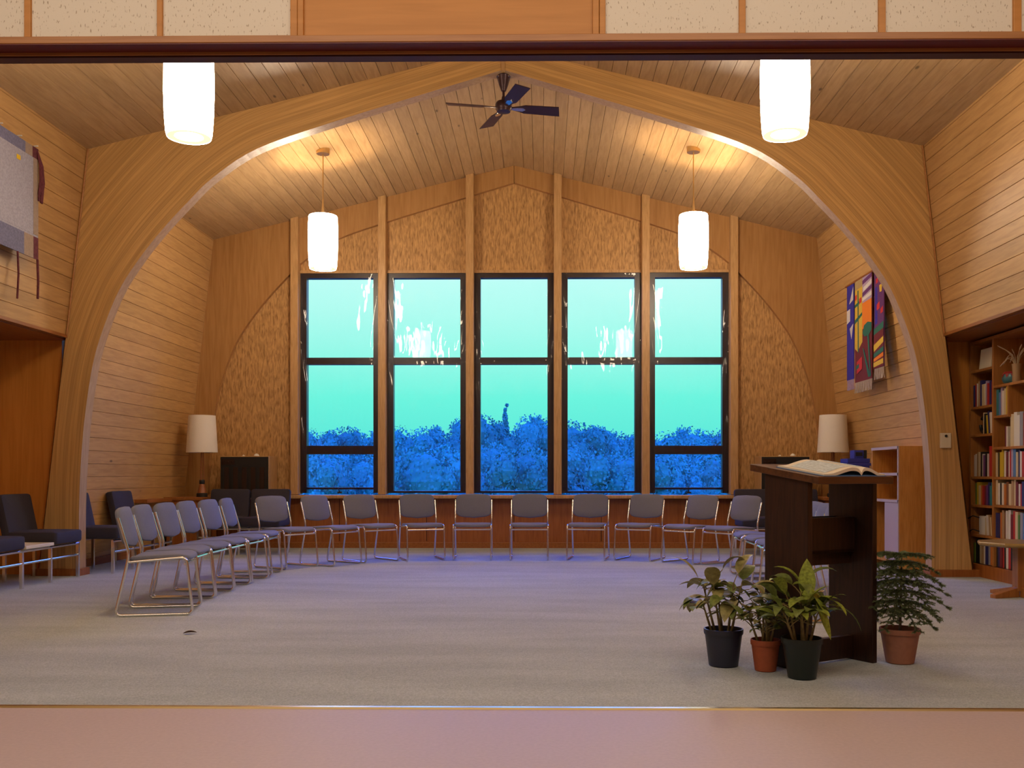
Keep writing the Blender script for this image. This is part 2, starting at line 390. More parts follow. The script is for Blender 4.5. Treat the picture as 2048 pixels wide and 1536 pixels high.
mb = MB(); mb.box(XC+wall_dx(0)-.3, XR+.1, D1+.34, D1+.42, 0, NICHE_Z+.15); struct(mb.build('wall_right_end', M['orange']), 'smooth wood panel between arch and bookshelves', 'wall')
# front room shell behind the camera
mb = MB(); mb.box(XL-.1, XR+.1, -3.1, -3.0, 0, 4.2); struct(mb.build('wall_front', M['white']), 'plain wall of the front room', 'wall')
mb = MB(); mb.box(XL-.1, XR+.1, -3.1, YF+.2, 4.2, 4.3); struct(mb.build('ceiling_front', M['white']), 'plain ceiling of the front room', 'ceiling')

# ---- header over the opening: beams, shade-coloured undersides, tiled panels
z3 = at(1024, 82, YF).z; z4 = at(1024, 67.5, YF).z
YB = YF+.083; z1 = at(1024, 107, YB).z
hb = thing('header_beam', 'long wooden header beam with dark folding door track across the opening', 'beam', (0, 0, 0), 0, None, 'structure')
MB().box(XL-.1, XR+.1, YF, YF+.2, z3, z4).build('upper_moulding', M['trimwood'], hb, bevel=.003)
MB().box(XL-.1, XR+.1, YF+.004, YB, z3-.004, z3).build('track_recess', M['redtrack'], hb)  # dark red strip: shade under the upper moulding put into the colour
MB().box(XL-.1, XR+.1, YB, YB+.062, z1, z3).build('lower_moulding', M['trimwood'], hb, bevel=.003)
MB().box(XL-.1, XR+.1, YB+.003, YB+.062, z1-.008, z1).build('track', M['darktrack'], hb)  # near-black strip painted as the shaded underside of the lower moulding
MB().box(XL-.1, XR+.1, YF+.085, YF+.145, z3, 6.0).build('wall_header', M['tile'])
struct(bpy.data.objects['wall_header'], 'backing wall above the header beam', 'wall')
bx = [(72, 13), (332, 11), (596, 14), (609, 12), (1190, 13), (1203, 12), (1478, 13), (1753, 14), (2019, 16)]
bx = [(at(p, 30, YF+.1).x, w*YF/FPX) for p, w in bx]
i = 0
for k, (x, w) in enumerate(bx):
    o = MB().box(x-w/2, x+w/2, YF+.025, YF+.085, z4, 4.2).build('trim_%d' % (4+k), M['orangeX'], bevel=.003)
    struct(o, f'narrow vertical wooden batten above the header, number {k+1} from the west', 'batten')
pan = [(-1, 0), (0, 1), (1, 2), (3, 4), (5, 6), (6, 7), (7, 8), (8, 9)]
for k, (a, b_) in enumerate(pan):
    x0 = XL if a < 0 else bx[a][0]+bx[a][1]/2; x1 = XR if b_ > 8 else bx[b_][0]-bx[b_][1]/2
    mid = (a == 3)
    o = MB().box(x0, x1, YF+.04, YF+.088, z4, 4.2).build('wall_panel_%d' % (k+1), M['orangeX'] if mid else M['tile'])
    struct(o, 'smooth orange plywood panel above the header' if mid else f'speckled white acoustic tile panel above the header, panel {k+1} from the west', 'wall panel')

# ---- laminated arches
INT = [(0, 5.14), (.9, 4.87), (1.75, 4.61), (2.5, 4.35), (2.95, 4.06), (3.22, 3.80), (3.48, 3.52), (3.71, 3.23), (3.92, 2.90), (4.095, 2.47), (4.19, 2.12), (4.265, 1.62), (4.305, 1.15), (4.325, .65), (4.325, 0)]
def catmull(P, n=5):
    out = []
    for i in range(len(P)-1):
        p0 = P[max(i-1, 0)]; p1 = P[i]; p2 = P[i+1]; p3 = P[min(i+2, len(P)-1)]
        for j in range(n):
            t = j/n; out.append(tuple(.5*(2*p1[k]+(p2[k]-p0[k])*t+(2*p0[k]-5*p1[k]+4*p2[k]-p3[k])*t*t+(3*p1[k]-p0[k]-3*p2[k]+p3[k])*t**3) for k in (0, 1)))
    out.append(P[-1]); return out
IC = catmull(INT)
def outer_hit(p, nx, nz):
    """where the normal from the intrados meets roof or wall line"""
    best = 9
    den = nz+SL*nx
    if den > 1e-6: best = min(best, (ZR-SL*p[0]-p[1])/den)
    den = nx+LEAN*nz
    if den > 1e-6: best = min(best, (HALF+LEAN*(ZE-p[1])-p[0])/den)
    return best
m, N, L, b = newmat('glulam'); M['glulam'] = m
uvn = N.new('ShaderNodeUVMap'); s_ = N.new('ShaderNodeSeparateXYZ'); L.new(uvn.outputs[0], s_.inputs[0])
mp = N.new('ShaderNodeMapping'); mp.inputs['Scale'].default_value = (1.3, 60, 1); L.new(uvn.outputs[0], mp.inputs['Vector'])
n = N.new('ShaderNodeTexNoise'); n.inputs['Scale'].default_value = 1; n.inputs['Detail'].default_value = 5; L.new(mp.outputs[0], n.inputs['Vector'])
r = N.new('ShaderNodeValToRGB'); L.new(n.outputs[0], r.inputs[0])
r.color_ramp.elements[0].position = .3; r.color_ramp.elements[0].color = (.46, .26, .085, 1); r.color_ramp.elements[1].position = .65; r.color_ramp.elements[1].color = (.61, .365, .135, 1)
d = N.new('ShaderNodeMath'); d.operation = 'DIVIDE'; d.inputs[1].default_value = .038; L.new(s_.outputs[1], d.inputs[0])
fr = N.new('ShaderNodeMath'); fr.operation = 'FRACT'; L.new(d.outputs[0], fr.inputs[0])
lt = N.new('ShaderNodeMath'); lt.operation = 'LESS_THAN'; lt.inputs[1].default_value = .085; L.new(fr.outputs[0], lt.inputs[0])
fl = N.new('ShaderNodeMath'); fl.operation = 'FLOOR'; L.new(d.outputs[0], fl.inputs[0])
wn = N.new('ShaderNodeTexWhiteNoise'); wn.noise_dimensions = '1D'; L.new(fl.outputs[0], wn.inputs['W'])
mr = N.new('ShaderNodeMapRange'); mr.inputs[3].default_value = .90; mr.inputs[4].default_value = 1.10; L.new(wn.outputs[0], mr.inputs[0])
hs = N.new('ShaderNodeHueSaturation'); L.new(mr.outputs[0], hs.inputs['Value']); L.new(r.outputs[0], hs.inputs['Color'])
mx = N.new('ShaderNodeMix'); mx.data_type = 'RGBA'; mf = N.new('ShaderNodeMath'); mf.operation = 'MULTIPLY'; mf.inputs[1].default_value = .35; L.new(lt.outputs[0], mf.inputs[0])
L.new(mf.outputs[0], mx.inputs[0]); L.new(hs.outputs[0], mx.inputs[6]); mx.inputs[7].default_value = (.20, .10, .035, 1)
L.new(mx.outputs[2], b.inputs['Base Color']); b.inputs['Roughness'].default_value = .42

def arch_half(sgn, y0, y1, mats, name, parent, nv=5, gap=.004):
    mb = MB(); mb.uv = []
    n = len(IC); rows = []; run = 0
    for i, p in enumerate(IC):
        a = IC[max(i-1, 0)]; c = IC[min(i+1, n-1)]
        tx, tz = c[0]-a[0], c[1]-a[1]; ln = math.hypot(tx, tz); nx, nz = -tz/ln, tx/ln
        if nx < 0 and nz < 0: nx, nz = -nx, -nz
        if i == 0: nx, nz = 0, 1
        if i == n-1: nx, nz = 1, 0
        h = outer_hit(p, nx, nz)
        if i: run += math.hypot(p[0]-IC[i-1][0], p[1]-IC[i-1][1])
        rows.append([((p[0]+nx*h*j/nv), p[1]+nz*h*j/nv, run, h*j/nv) for j in range(nv+1)])
    # the eave corner belongs to the outline: snap the nearest outer point to it
    k = min(range(n), key=lambda i: (rows[i][nv][0]-HALF)**2+(rows[i][nv][1]-ZE)**2)
    x, z, ru, _ = rows[k][nv]; x0, z0 = rows[k][0][0], rows[k][0][1]; h = math.hypot(HALF-x0, ZE-z0)
    rows[k] = [(x0+(HALF-x0)*j/nv, z0+(ZE-z0)*j/nv, ru, h*j/nv) for j in range(nv+1)]
    def X(dx): return XC+sgn*(max(dx, gap))
    base = len(mb.v)
    for y in (y0, y1):
        for rr in rows:
            for (dx, z, ru, lv) in rr: mb.v.append((X(dx), y, z)); mb.uv.append((ru, lv+.01))
    def ix(s, i, j): return base+s*n*(nv+1)+i*(nv+1)+j
    for i in range(n-1):
        for j in range(nv):
            q = (ix(0, i, j), ix(0, i+1, j), ix(0, i+1, j+1), ix(0, i, j+1)); mb.f.append(q if sgn < 0 else q[::-1]); mb.m.append(0)
            q = (ix(1, i, j), ix(1, i+1, j), ix(1, i+1, j+1), ix(1, i, j+1)); mb.f.append(q[::-1] if sgn < 0 else q); mb.m.append(0)
        q = (ix(0, i, 0), ix(1, i, 0), ix(1, i+1, 0), ix(0, i+1, 0)); mb.f.append(q if sgn < 0 else q[::-1]); mb.m.append(1 if len(mats) > 1 else 0)
        q = (ix(0, i, nv), ix(1, i, nv), ix(1, i+1, nv), ix(0, i+1, nv)); mb.f.append(q[::-1] if sgn < 0 else q); mb.m.append(0)
    for i in (0, n-1):
        for j in range(nv): mb.f.append((ix(0, i, j), ix(0, i, j+1), ix(1, i, j+1), ix(1, i, j))); mb.m.append(0)
    return mb.build(name, mats, parent)
M['soffit'] = wood('arch_soffit', (.50, .33, .19), (.40, .25, .13), 'Z', 3, 10, .4)
ar = thing('arch_beam', 'great curved laminated timber arch carrying the ceiling fan', 'arch', (0, 0, 0), 0, None, 'structure')
for sgn in (-1, 1):
    arch_half(sgn, D1, D1+.15, [M['glulam'], M['soffit']], 'arch_half', ar)
    x0 = XC+sgn*4.30; x1 = XC+sgn*(wall_dx(0)+.06)
    MB().box(min(x0, x1), max(x0, x1), D1-.03, D1+.18, 0, .075).build('plinth', M['red'], ar)
MB().box(XC-.018, XC+.018, D1-.012, D1+.05, 5.13, roof_z(0)).build('ridge_cover', M['brass'] if 0 else M['post'], ar)
# edge trims where wall boards meet the arch
for sgn, k in ((-1, 20), (1, 21)):
    P = [(XC+sgn*(wall_dx(z)-.012), D1-.012, z) for z in (NICHE_Z, ZE)]
    o = MB().tube(P, .011, 6).build('trim_%d' % k, M['trimwood']); struct(o, f'thin wood bead between arch and {"west" if sgn<0 else "east"} wall', 'trim')

# rear arch, flush in the window wall, with plywood infill behind it
ra = thing('rear_arch_beam', 'smooth flush wooden arch face framing the window wall', 'arch', (0, 0, 0), 0, None, 'structure')
for sgn in (-1, 1): arch_half(sgn, D2, D2+.2, [M['archply'], M['band']], 'arch_half', ra)
YI = D2+.07                                   # plane of the plywood infill
PX = [588, 760, 937, 1114, 1292, 1469]
PXW = [at(p, 750, D2-.1).x for p in PX]
sp = (PXW[5]-PXW[0])/5; PXW = [PXW[0]+sp*i for i in range(6)]
PW = .108
ztop = at(1030, 547, YI).z; zsill = at(1030, 986, YI).z
wl = thing('wall_rear', 'window wall of textured plywood panels under the gable', 'wall', (0, 0, 0), 0, None, 'structure')
MB().box(XC-4.6, PXW[0], YI, YI+.1, zsill-.04, ZE+.6).build('plywood_panel', M['panel_ply'], wl)
MB().box(PXW[5], XC+4.6, YI, YI+.1, zsill-.04, ZE+.6).build('plywood_panel', M['panel_ply'], wl)
for i in range(5):
    MB().box(PXW[i], PXW[i+1], YI, YI+.1, ztop+.035, 5.5).build('plywood_panel', M['panel_ply'], wl)
    MB().box(PXW[i]+PW/2, PXW[i+1]-PW/2, YI-.05, YI+.02, ztop, ztop+.04).build('head_trim', M['post'], wl, bevel=.004)
MB().box(XC-5.0, XC+5.0, YI-.06, YI+.1, 0, zsill-.03).build('lower_panel', M['red'], wl)
mb = MB()
for i in range(5): mb.box((PXW[i]+PXW[i+1])/2-.004, (PXW[i]+PXW[i+1])/2+.004, YI-.063, YI-.05, .1, zsill-.06)
mb.build('panel_joint', M['grille'], wl)
for i, x in enumerate(PXW):
    zt = roof_z(abs(x-XC))+.02
    o = MB().box(x-PW/2, x+PW/2, D2-.10, D2+.18, zsill-.02, zt).build('trim_%d' % (30+i), M['post'], bevel=.006)
    struct(o, f'upright wooden post of the window wall, post {i+1} of six from the west', 'post')
o = MB().box(XC-4.35, XC+4.2, D2-.16, D2+.1, zsill-.075, zsill-.025).build('sill', M['post'], bevel=.012)
o.name = 'window_sill'; struct(o, 'long wooden sill ledge under the five windows', 'sill')
MB().box(XC-4.9, XC+4.9, D2-.02, D2+.05, 0, .085).build('baseboard_rear', M['redY'], bevel=.005)
struct(bpy.data.objects['baseboard_rear'], 'red brown baseboard below the windows', 'baseboard')
for sgn, nm in ((-1, 'left'), (1, 'right')):
    x = XC+sgn*(wall_dx(0.0)-.02)
    o = MB().box(x-.02, x+.02, D1+.3, D2, 0, .09).build('baseboard_'+nm, M['redY']); struct(o, f'baseboard along the rear bay {"beside lounge seats" if sgn<0 else "behind the low bookcase"}', 'baseboard')

# ------------------------------------------------------------------ windows
def film_mesh(x0, x1, z0, z1, seed):
    rg = random.Random(seed); mb = MB()
    W_, H_ = x1-x0, z1-z0; ph = [rg.uniform(0, 6.3) for _ in range(8)]; fq = [rg.uniform(1.2, 2.6) for _ in range(8)]
    def fn(u, v):
        eu = min(u, 1-u)*W_; ev = min(v, 1-v)*H_
        k = math.exp(-eu/.06); kv = math.exp(-ev/.05)
        side = 0 if u < .5 else 1
        y = k*.022*math.sin(fq[side]*2.6*v*2+ph[side]+eu*45)+k*.008*math.sin(fq[2+side]*9*v+ph[2+side])
        y += kv*.004*math.sin(fq[4]*14*u+ph[4])+.004*math.sin(ph[5]+4*u+3*v)*math.sin(ph[6]+3*v-2*u)
        y *= min(1, eu/.012)*min(1, ev/.012)
        return (x0+u*W_, YI-.035+y, z0+v*H_)
    # finer columns at the two edges, where the film puckers
    us = [0, .008, .016, .025, .035, .047, .06, .075, .095, .12, .16, .22, .3, .4, .5]; us = us+[1-u for u in reversed(us[:-1])]
    nv = 44; k0 = 0
    for u in us:
        for j in range(nv+1): mb.v.append(fn(u, j/nv))
    for i in range(len(us)-1):
        for j in range(nv):
            a = i*(nv+1)+j; mb.f.append((a, a+nv+1, a+nv+2, a+1)); mb.m.append(0)
    return mb
zm = at(1030, 722, YI).z; zlow = at(1030, 900, YI).z
for i in range(5):
    x0, x1 = PXW[i]+PW/2, PXW[i+1]-PW/2
    w = thing('window_%d' % (i+1), ['tall window with a lower sash, at the west end of the row', 'tall fixed window, second of the five from the west', 'tall fixed window in the middle of the row',
              'tall fixed window, second of the five from the east', 'tall window with a lower sash, at the east end of the row'][i], 'window', (0, 0, 0), 0, None, 'structure')
    zb0 = zsill; F = .088; gp = .05 if i in (0, 4) else 0
    mb = MB(); mb.box(x0, x0+F, YI-.03, YI+.09, zb0, ztop); mb.box(x1-F, x1, YI-.03, YI+.09, zb0, ztop); mb.box(x0+F, x1-F, YI-.03, YI+.09, ztop-.065, ztop); mb.box(x0+F, x1-F, YI-.03, YI+.09, zb0+gp, zb0+gp+.03)
    mb.build('frame', M['frame'], w)
    MB().box(x0+F, x1-F, YI-.025, YI+.085, zm-.048, zm+.048).build('mid_rail', M['frame'], w)
    MB().box(x0+.02, x1-.02, YI+.045, YI+.05, zm, ztop-.02).build('pane', M['glass'], w)
    MB().box(x0+.02, x1-.02, YI+.045, YI+.05, zb0+.02, zm).build('pane', M['glass'], w)
    if i in (0, 4):
        MB().box(x0+F, x1-F, YI-.025, YI+.085, zlow-.06, zlow+.06).build('sash_rail', M['frame'], w)
        mb = MB(); mb.box((x0+x1)/2-.03, (x0+x1)/2+.03, YI-.06, YI-.03, zb0-.005, zb0+.02); mb.tube([((x0+x1)/2, YI-.05, zb0+.015), ((x0+x1)/2-.01, YI-.09, zb0+.06)], .008, 8)
        mb.build('latch', M['black'], w)
    film_mesh(x0+.004, x1-.004, zm+.002, ztop-.006, 10+i).build('plastic_film', M['film'], w, smooth=True)
    film_mesh(x0+.004, x1-.004, zb0+.006, zm-.002, 20+i).build('plastic_film', M['film'], w, smooth=True)

# ------------------------------------------------------------------ pendant lamps
LC = []
def pendant(label, x, y):
    zt = roof_z(abs(x-XC)); zb_, zt_ = 3.455, 4.075
    t = thing('pendant_lamp', label, 'lamp', (x, y, zt), 0, 'white cylinder pendant lamps')
    h0, h1 = zb_-zt, zt_-zt
    H_ = h1-h0
    prof = [(.152, h0), (.160, h0+.03), (.169, h0+.15), (.174, h0+.32), (.173, h0+.48), (.168, h0+H_-.02), (.163, h1)]
    MB().lathe(prof, seg=40).build('glass_shade', M['lit'], t, smooth=True)
    MB().lathe([(.10, h0+.006), (.151, h0+.004)], seg=36).build('bottom_diffuser', M['lit_under'], t)
    mb = MB(); mb.lathe([(.03, h1-.02), (.026, h1), (.017, h1+.07), (.009, h1+.17), (.009, h1+.2)], seg=16, cap0=True, cap1=True)
    for a in range(3):
        c, s = math.cos(a*2.094), math.sin(a*2.094); mb.tube([(0, 0, h1-.01), (.166*c, .166*s, h1-.01)], .004, 6)
    mb.build('holder', M['brass'], t, smooth=True)
    MB().tube([(0, 0, h1+.16), (0, 0, -.02)], .007, 8).build('rod', M['brass'], t)
    MB().lathe([(.075, -.045), (.078, -.03), (.078, .03)], seg=24, cap0=True, cap1=True).build('canopy', M['brass'], t, smooth=True)
    l = bpy.data.lights.new('bulb', 'POINT'); l.energy = BULB_W; l.color = LAMP_COL; l.shadow_soft_size = .05
    b = bpy.data.objects.new('bulb', l); COL.objects.link(b); b.parent = t; b.location = (0, 0, h0+.36)
    return t
pl = at(646, 480, 11.15).x; pr_ = at(1387, 480, 11.15).x
pendant('lit white cylinder lamp on a brass rod before the first window post', pl, 11.15)
pendant('lit white cylinder lamp on a brass rod before the last window', pr_, 11.15)
pf = at(378, 200, 6.8).x; pfr = at(1570, 200, 6.8).x
pendant('large bright cylinder lamp cut off by the header, on the grey hanging side', pf, 6.8)
pendant('large bright cylinder lamp cut off by the header, on the bookshelf side', pfr, 6.8)

# ------------------------------------------------------------------ ceiling fan
fx, fy = XC+.0, D1+.13; zc = 5.13
f = thing('ceiling_fan', 'dark bronze four-blade ceiling fan hanging from the arch peak', 'fan', (fx, fy, zc))
zmot = at(1003, 213, fy).z-zc
MB().lathe([(.025, -.155), (.045, -.10), (.062, -.04), (.075, -.005), (.06, .01)], seg=24, cap0=True, cap1=True).build('canopy', M['fan'], f, smooth=True)
for a in range(4): MB().lathe([(.0, -.008), (.010, -.004), (.010, .004), (0, .008)], (.072*math.cos(a*PI/2+.8), .072*math.sin(a*PI/2+.8), -.02), seg=10).build('screw_cap', M['chrome'], f, smooth=True)
MB().tube([(0, 0, -.14), (0, 0, zmot+.04)], .013, 10).build('downrod', M['fan'], f)
MB().lathe([(.018, .10), (.026, .05), (.07, .045), (.085, .02), (.085, -.025), (.075, -.04), (.07, -.055), (.02, -.06)], (0, 0, zmot), seg=28, cap0=True, cap1=True).build('motor', M['fan'], f, smooth=True)
for k, a in enumerate((11, -69, 191, 111)):
    R_ = Matrix.Rotation(math.radians(a), 4, 'Z') @ Matrix.Translation((0, 0, zmot-.015)) @ Matrix.Rotation(math.radians(-14), 4, 'X')
    mb = MB(); pts = [(.08, .018), (.17, .045), (.22, .066), (.60, .075), (.565, -.075), (.22, -.066), (.17, -.045), (.08, -.018)]
    mb.hexa([R_ @ Vector((x, y, -.004)) for x, y in pts[::-1]], [R_ @ Vector((x, y, .004)) for x, y in pts[::-1]])
    bl = mb.build('blade', M['fan'], f)
    mb = MB(); pts = [(.23, 0), (.20, .028), (.14, .024), (.07, .012), (.07, -.012), (.14, -.024), (.20, -.028)]
    mb.hexa([R_ @ Vector((x, y, -.0085)) for x, y in pts], [R_ @ Vector((x, y, -.004)) for x, y in pts]); mb.build('blade_bracket', M['chrome'], bl)

# ------------------------------------------------------------------ stacking chairs
def make_chair(label):
    t = thing('stacking_chair', label, 'chair', (0, 0, 0), 0, 'chairs of the horseshoe')
    # local: front is +X, side is Y
    R = .0105; hw = .225
    for s in (-1, 1):
        y = s*hw
        path = [(-.245, y, .775-.06), (-.175, y, .475), (-.175, y, .42), (-.265, y, .011), (.27, y, .011), (.225, y, .425), (-.172, y, .395)]
        MB().tube(round_path(path, .045, 5), R, 10).build('side_frame', M['chrome'], t, smooth=True)
    MB().tube([(.215, -hw, .375), (.215, hw, .375)], .010, 8).build('stretcher', M['chrome'], t, smooth=True)
    MB().tube([(-.15, -hw, .40), (-.15, hw, .40)], .008, 8).build('stretcher', M['chrome'], t, smooth=True)
    o = cushion(.43, .44, .04, crown=.014, rad=.016)
    v2 = []
    for (x, y, z) in o.v:
        zz = z+.425+.012*(1-abs(x)/.22)*0+ -.020*max(0, (x-.12)/.1)**2 - .012*math.cos(y/.22*PI/2)*(z > 0) + .010*(x > -1)*(-x/.22)*-.8
        v2.append((x+.035, y, zz))
    o.v = v2; o.build('seat', M['fabric'], t, smooth=True)
    o = cushion(.275, .435, .036, crown=.004, rad=.016)
    Rm = Matrix.Translation((-.225, 0, .662)) @ Matrix.Rotation(math.radians(-90+14), 4, 'Y') @ Matrix.Rotation(PI, 4, 'X')
    v2 = []
    for (x, y, z) in o.v:
        # lower edge bows down in the middle, pad wraps slightly around the sitter
        low = max(0, -x/.137); x2 = x - .030*low*(math.cos(y/.2175*PI/2))*1.0 + .0
        top = max(0, x/.137); x2 -= .014*top*(abs(y)/.2175)**4
        v2.append((x2, y, z - .02*(y/.2175)**2))
    Rm = Matrix.Translation((-.222, 0, .658)) @ Matrix.Rotation(math.radians(76), 4, 'Y')
    pts = []
    for (x, y, z) in v2:
        # pad local x -> height, z -> forward
        up = x; fwd = -z
        ca, sa = math.cos(math.radians(13)), math.sin(math.radians(13))
        pts.append((-.218 - up*sa + fwd*ca*-1 + .0, y, .658 + up*ca + fwd*sa*-1))
    o.v = pts; o.f = o.f; o.build('backrest', M['fabric'], t, smooth=True)
    return t
CH = []  # x, y, facing deg, label
row = 'grey-blue chrome sled chair'
CH += [(-2.87, 7.09, 12, f'{row} at the open end of the row beside the lounge seats'),
       (-2.97, 7.62, 5, f'{row}, second from the open end on the lounge seat side'),
       (-2.99, 8.12, 0, f'{row}, third from the open end on the lounge seat side'),
       (-3.00, 8.63, 0, f'{row}, fourth from the open end on the lounge seat side'),
       (-2.99, 9.16, -3, f'{row}, fifth from the open end on the lounge seat side'),
       (-3.00, 9.74, 3, f'{row}, sixth from the open end, its backrest seen nearly edge-on'),
       (-2.86, 10.56, -34, f'{row} in front of the dark two-seat lounge under the west heater'),
       (-2.44, 10.91, -30, f'{row} below the west end window, turned three-quarters'),
       (-2.06, 11.34, -47, f'{row} below the post between the first two windows'),
       (-1.47, 11.52, -70, f'{row} below the second window from the west'),
       (-.85, 11.60, -88, f'{row} facing the camera squarely, below the second window post from centre'),
       (-.16, 11.60, -90, f'{row} facing the camera squarely, below the middle window'),
       (.56, 11.61, -100, f'{row} below the fourth window from the west'),
       (1.18, 11.54, -117, f'{row} below the post between the last two windows'),
       (1.74, 11.19, -135, f'{row} below the latch of the east end window'),
       (2.15, 10.82, -144, f'{row} with backrest just clear of the lectern edge, before a dark lounge'),
       (2.20, 9.62, 178, f'{row} on the bookshelf side, first after the curve'),
       (2.21, 9.08, 180, f'{row} on the bookshelf side, second after the curve'),
       (2.19, 8.50, 182, f'{row} on the bookshelf side, third after the curve, mostly behind the lectern'),
       (2.13, 7.94, 184, f'{row} seen through the lectern gap, third from the open end'),
       (2.05, 7.40, 186, f'{row} seen through the lectern gap, second from the open end'),
       (1.97, 6.86, 188, f'{row} at the open end behind the lectern')]
c0 = make_chair(CH[0][3]); c0.location = (CH[0][0], CH[0][1], .004); c0.rotation_euler = (0, 0, math.radians(CH[0][2]))
for (x, y, a, lb) in CH[1:]: dup(c0, (x, y, .004), math.radians(a), lb)

# ------------------------------------------------------------------ lounge seats: modules on a shared chrome frame
def lounge(name, label, sections, loc, rz, top_mat='cream'):
    """local: x runs along the row, front is -Y at y=0, back at y=.58"""
    t = thing(name, label, 'lounge seat', loc, rz, 'dark modular lounge seats')
    x = 0; xs = [0]; fr = MB()
    for kind, w in sections:
        if kind == 's':
            o = cushion(w-.02, .54, .12, crown=.01, rad=.02, e_=.12); o.v = [(a+x+w/2, b+.25, c+.42) for a, b, c in o.v]; o.build('seat_cushion', M['navy'], t, smooth=True)
            o = cushion(w-.02, .48, .085, crown=.006, rad=.02, e_=.12); pts = []
            ca, sa = math.cos(math.radians(12)), math.sin(math.radians(12))
            for a, b, c in o.v: pts.append((a+x+w/2, .50+b*sa-c*ca*1+.0, .60+b*ca+c*sa))
            o.v = pts; o.build('back_cushion', M['navy'], t, smooth=True)
        else:
            MB().box(x+.005, x+w-.005, -.01, .50, .355, .385).build('table_top', M['cream'], t, bevel=.004)
        x += w; xs.append(x)
    for yy in (.03, .47): MB().tube([(0, yy, .338), (x, yy, .338)], .014, 12).build('rail', M['chrome'], t)
    MB().tube([(0, .03, .225), (x, .03, .225)], .012, 12).build('rail', M['chrome'], t, smooth=True)
    for a in xs:
        for yy in (.03, .47):
            a2 = min(max(a, .015), x-.015)
            MB().box(a2-.013, a2+.013, yy-.014, yy+.014, 0, .33).build('leg', M['chrome'], t)
    return t
lounge('lounge_seat', 'dark lounge pair with beige table between, in the recess before the arch', [('s', .55), ('t', .5), ('s', .55)], (-4.66, 7.95, .004), PI/2)
lounge('lounge_seat', 'dark lounge pair with table between, along the rear wall boards behind the arch', [('s', .50), ('t', .53), ('s', .55)], (-4.44, 9.82, .004), PI/2)
lounge('lounge_seat', 'dark two-seat lounge standing under the heater nearer the tall cupboard recess', [('s', .54), ('s', .54)], (-4.43, 12.10, .004), 0)
lounge('lounge_seat', 'dark two-seat lounge under the heater behind the lectern', [('s', .56), ('s', .56)], (2.53, 12.10, .004), 0)

# ------------------------------------------------------------------ corner tables, ledge, table lamps
for sgn in (-1, 1):
    x0 = XC+sgn*(wall_dx(.72)-.03); x1 = XC+sgn*4.10
    a, b_ = min(x0, x1), max(x0, x1)
    t = thing('corner_table', 'red-brown corner cabinet under the table lamp beside the %s' % ('lounge seats along the boards' if sgn < 0 else 'blue boxes'), 'cabinet', ((a+b_)/2, 12.9, .004), 0, 'corner cabinets')
    w = (b_-a)/2
    MB().box(-w, w, -.36, .25, .69, .73).build('top', M['redY'], t, bevel=.005)
    MB().box(-w+.03, w-.03, -.33, .24, .06, .69).build('body', M['red'], t)
    MB().box(-w+.05, w-.05, -.345, -.33, .10, .66).build('door', M['red'], t, bevel=.004)
    MB().box(-w+.05, w-.05, -.30, .2, 0, .06).build('plinth', M['black'], t)
x0 = XC-wall_dx(.70)
o = MB().box(x0-.02, x0+.16, 11.72, 12.52, .68, .725).build('wall_shelf', M['redY'], bevel=.004); tag(o, 'narrow red-brown wall ledge between lounge back and corner cabinet', 'shelf')

def table_lamp(label, x, y, z):
    t = thing('table_lamp', label, 'lamp', (x, y, z), 0, 'unlit table lamps')
    mb = MB(); mb.lathe([(.205, .60), (.176, 1.10)], seg=40); mb.lathe([(.172, 1.10), (.201, .60)], seg=40); mb.lathe([(.205, .60), (.201, .60)], seg=40); mb.lathe([(.172, 1.10), (.176, 1.10)], seg=40)
    mb.build('lamp_shade', M['shade'], t, smooth=True)
    mb = MB()
    for a in range(3):
        c, s = math.cos(2.094*a+.4), math.sin(2.094*a+.4); mb.tube([(.026*c, .026*s, .22), (.016*c, .016*s, .60)], .008, 8)
    mb.build('stem', M['copper'], t, smooth=True)
    MB().lathe([(.03, .17), (.036, .18), (.036, .22), (.028, .235)], seg=20, cap0=True, cap1=True).build('collar', M['black'], t, smooth=True)
    MB().lathe([(.062, .05), (.052, .11), (.03, .18)], seg=24, cap0=True, cap1=True).build('neck', M['copper'], t, smooth=True)
    MB().lathe([(.072, 0), (.072, .045), (.06, .055)], seg=24, cap0=True, cap1=True).build('base', M['black'], t, smooth=True)
    mb = MB(); mb.tube([(0, 0, .6), (0, 0, 1.06)], .007, 8)
    for a in range(3):
        c, s = math.cos(2.094*a), math.sin(2.094*a); mb.tube([(0, 0, 1.06), (.174*c, .174*s, 1.08)], .003, 6)
    mb.build('harp', M['brass'], t)
table_lamp('unlit table lamp with white drum shade, in the corner near the lounge seats', at(404, 870, 12.8).x, 12.8, .734)
table_lamp('unlit table lamp with white drum shade, in the corner behind the lectern', at(1666, 870, 12.8).x, 12.8, .734)

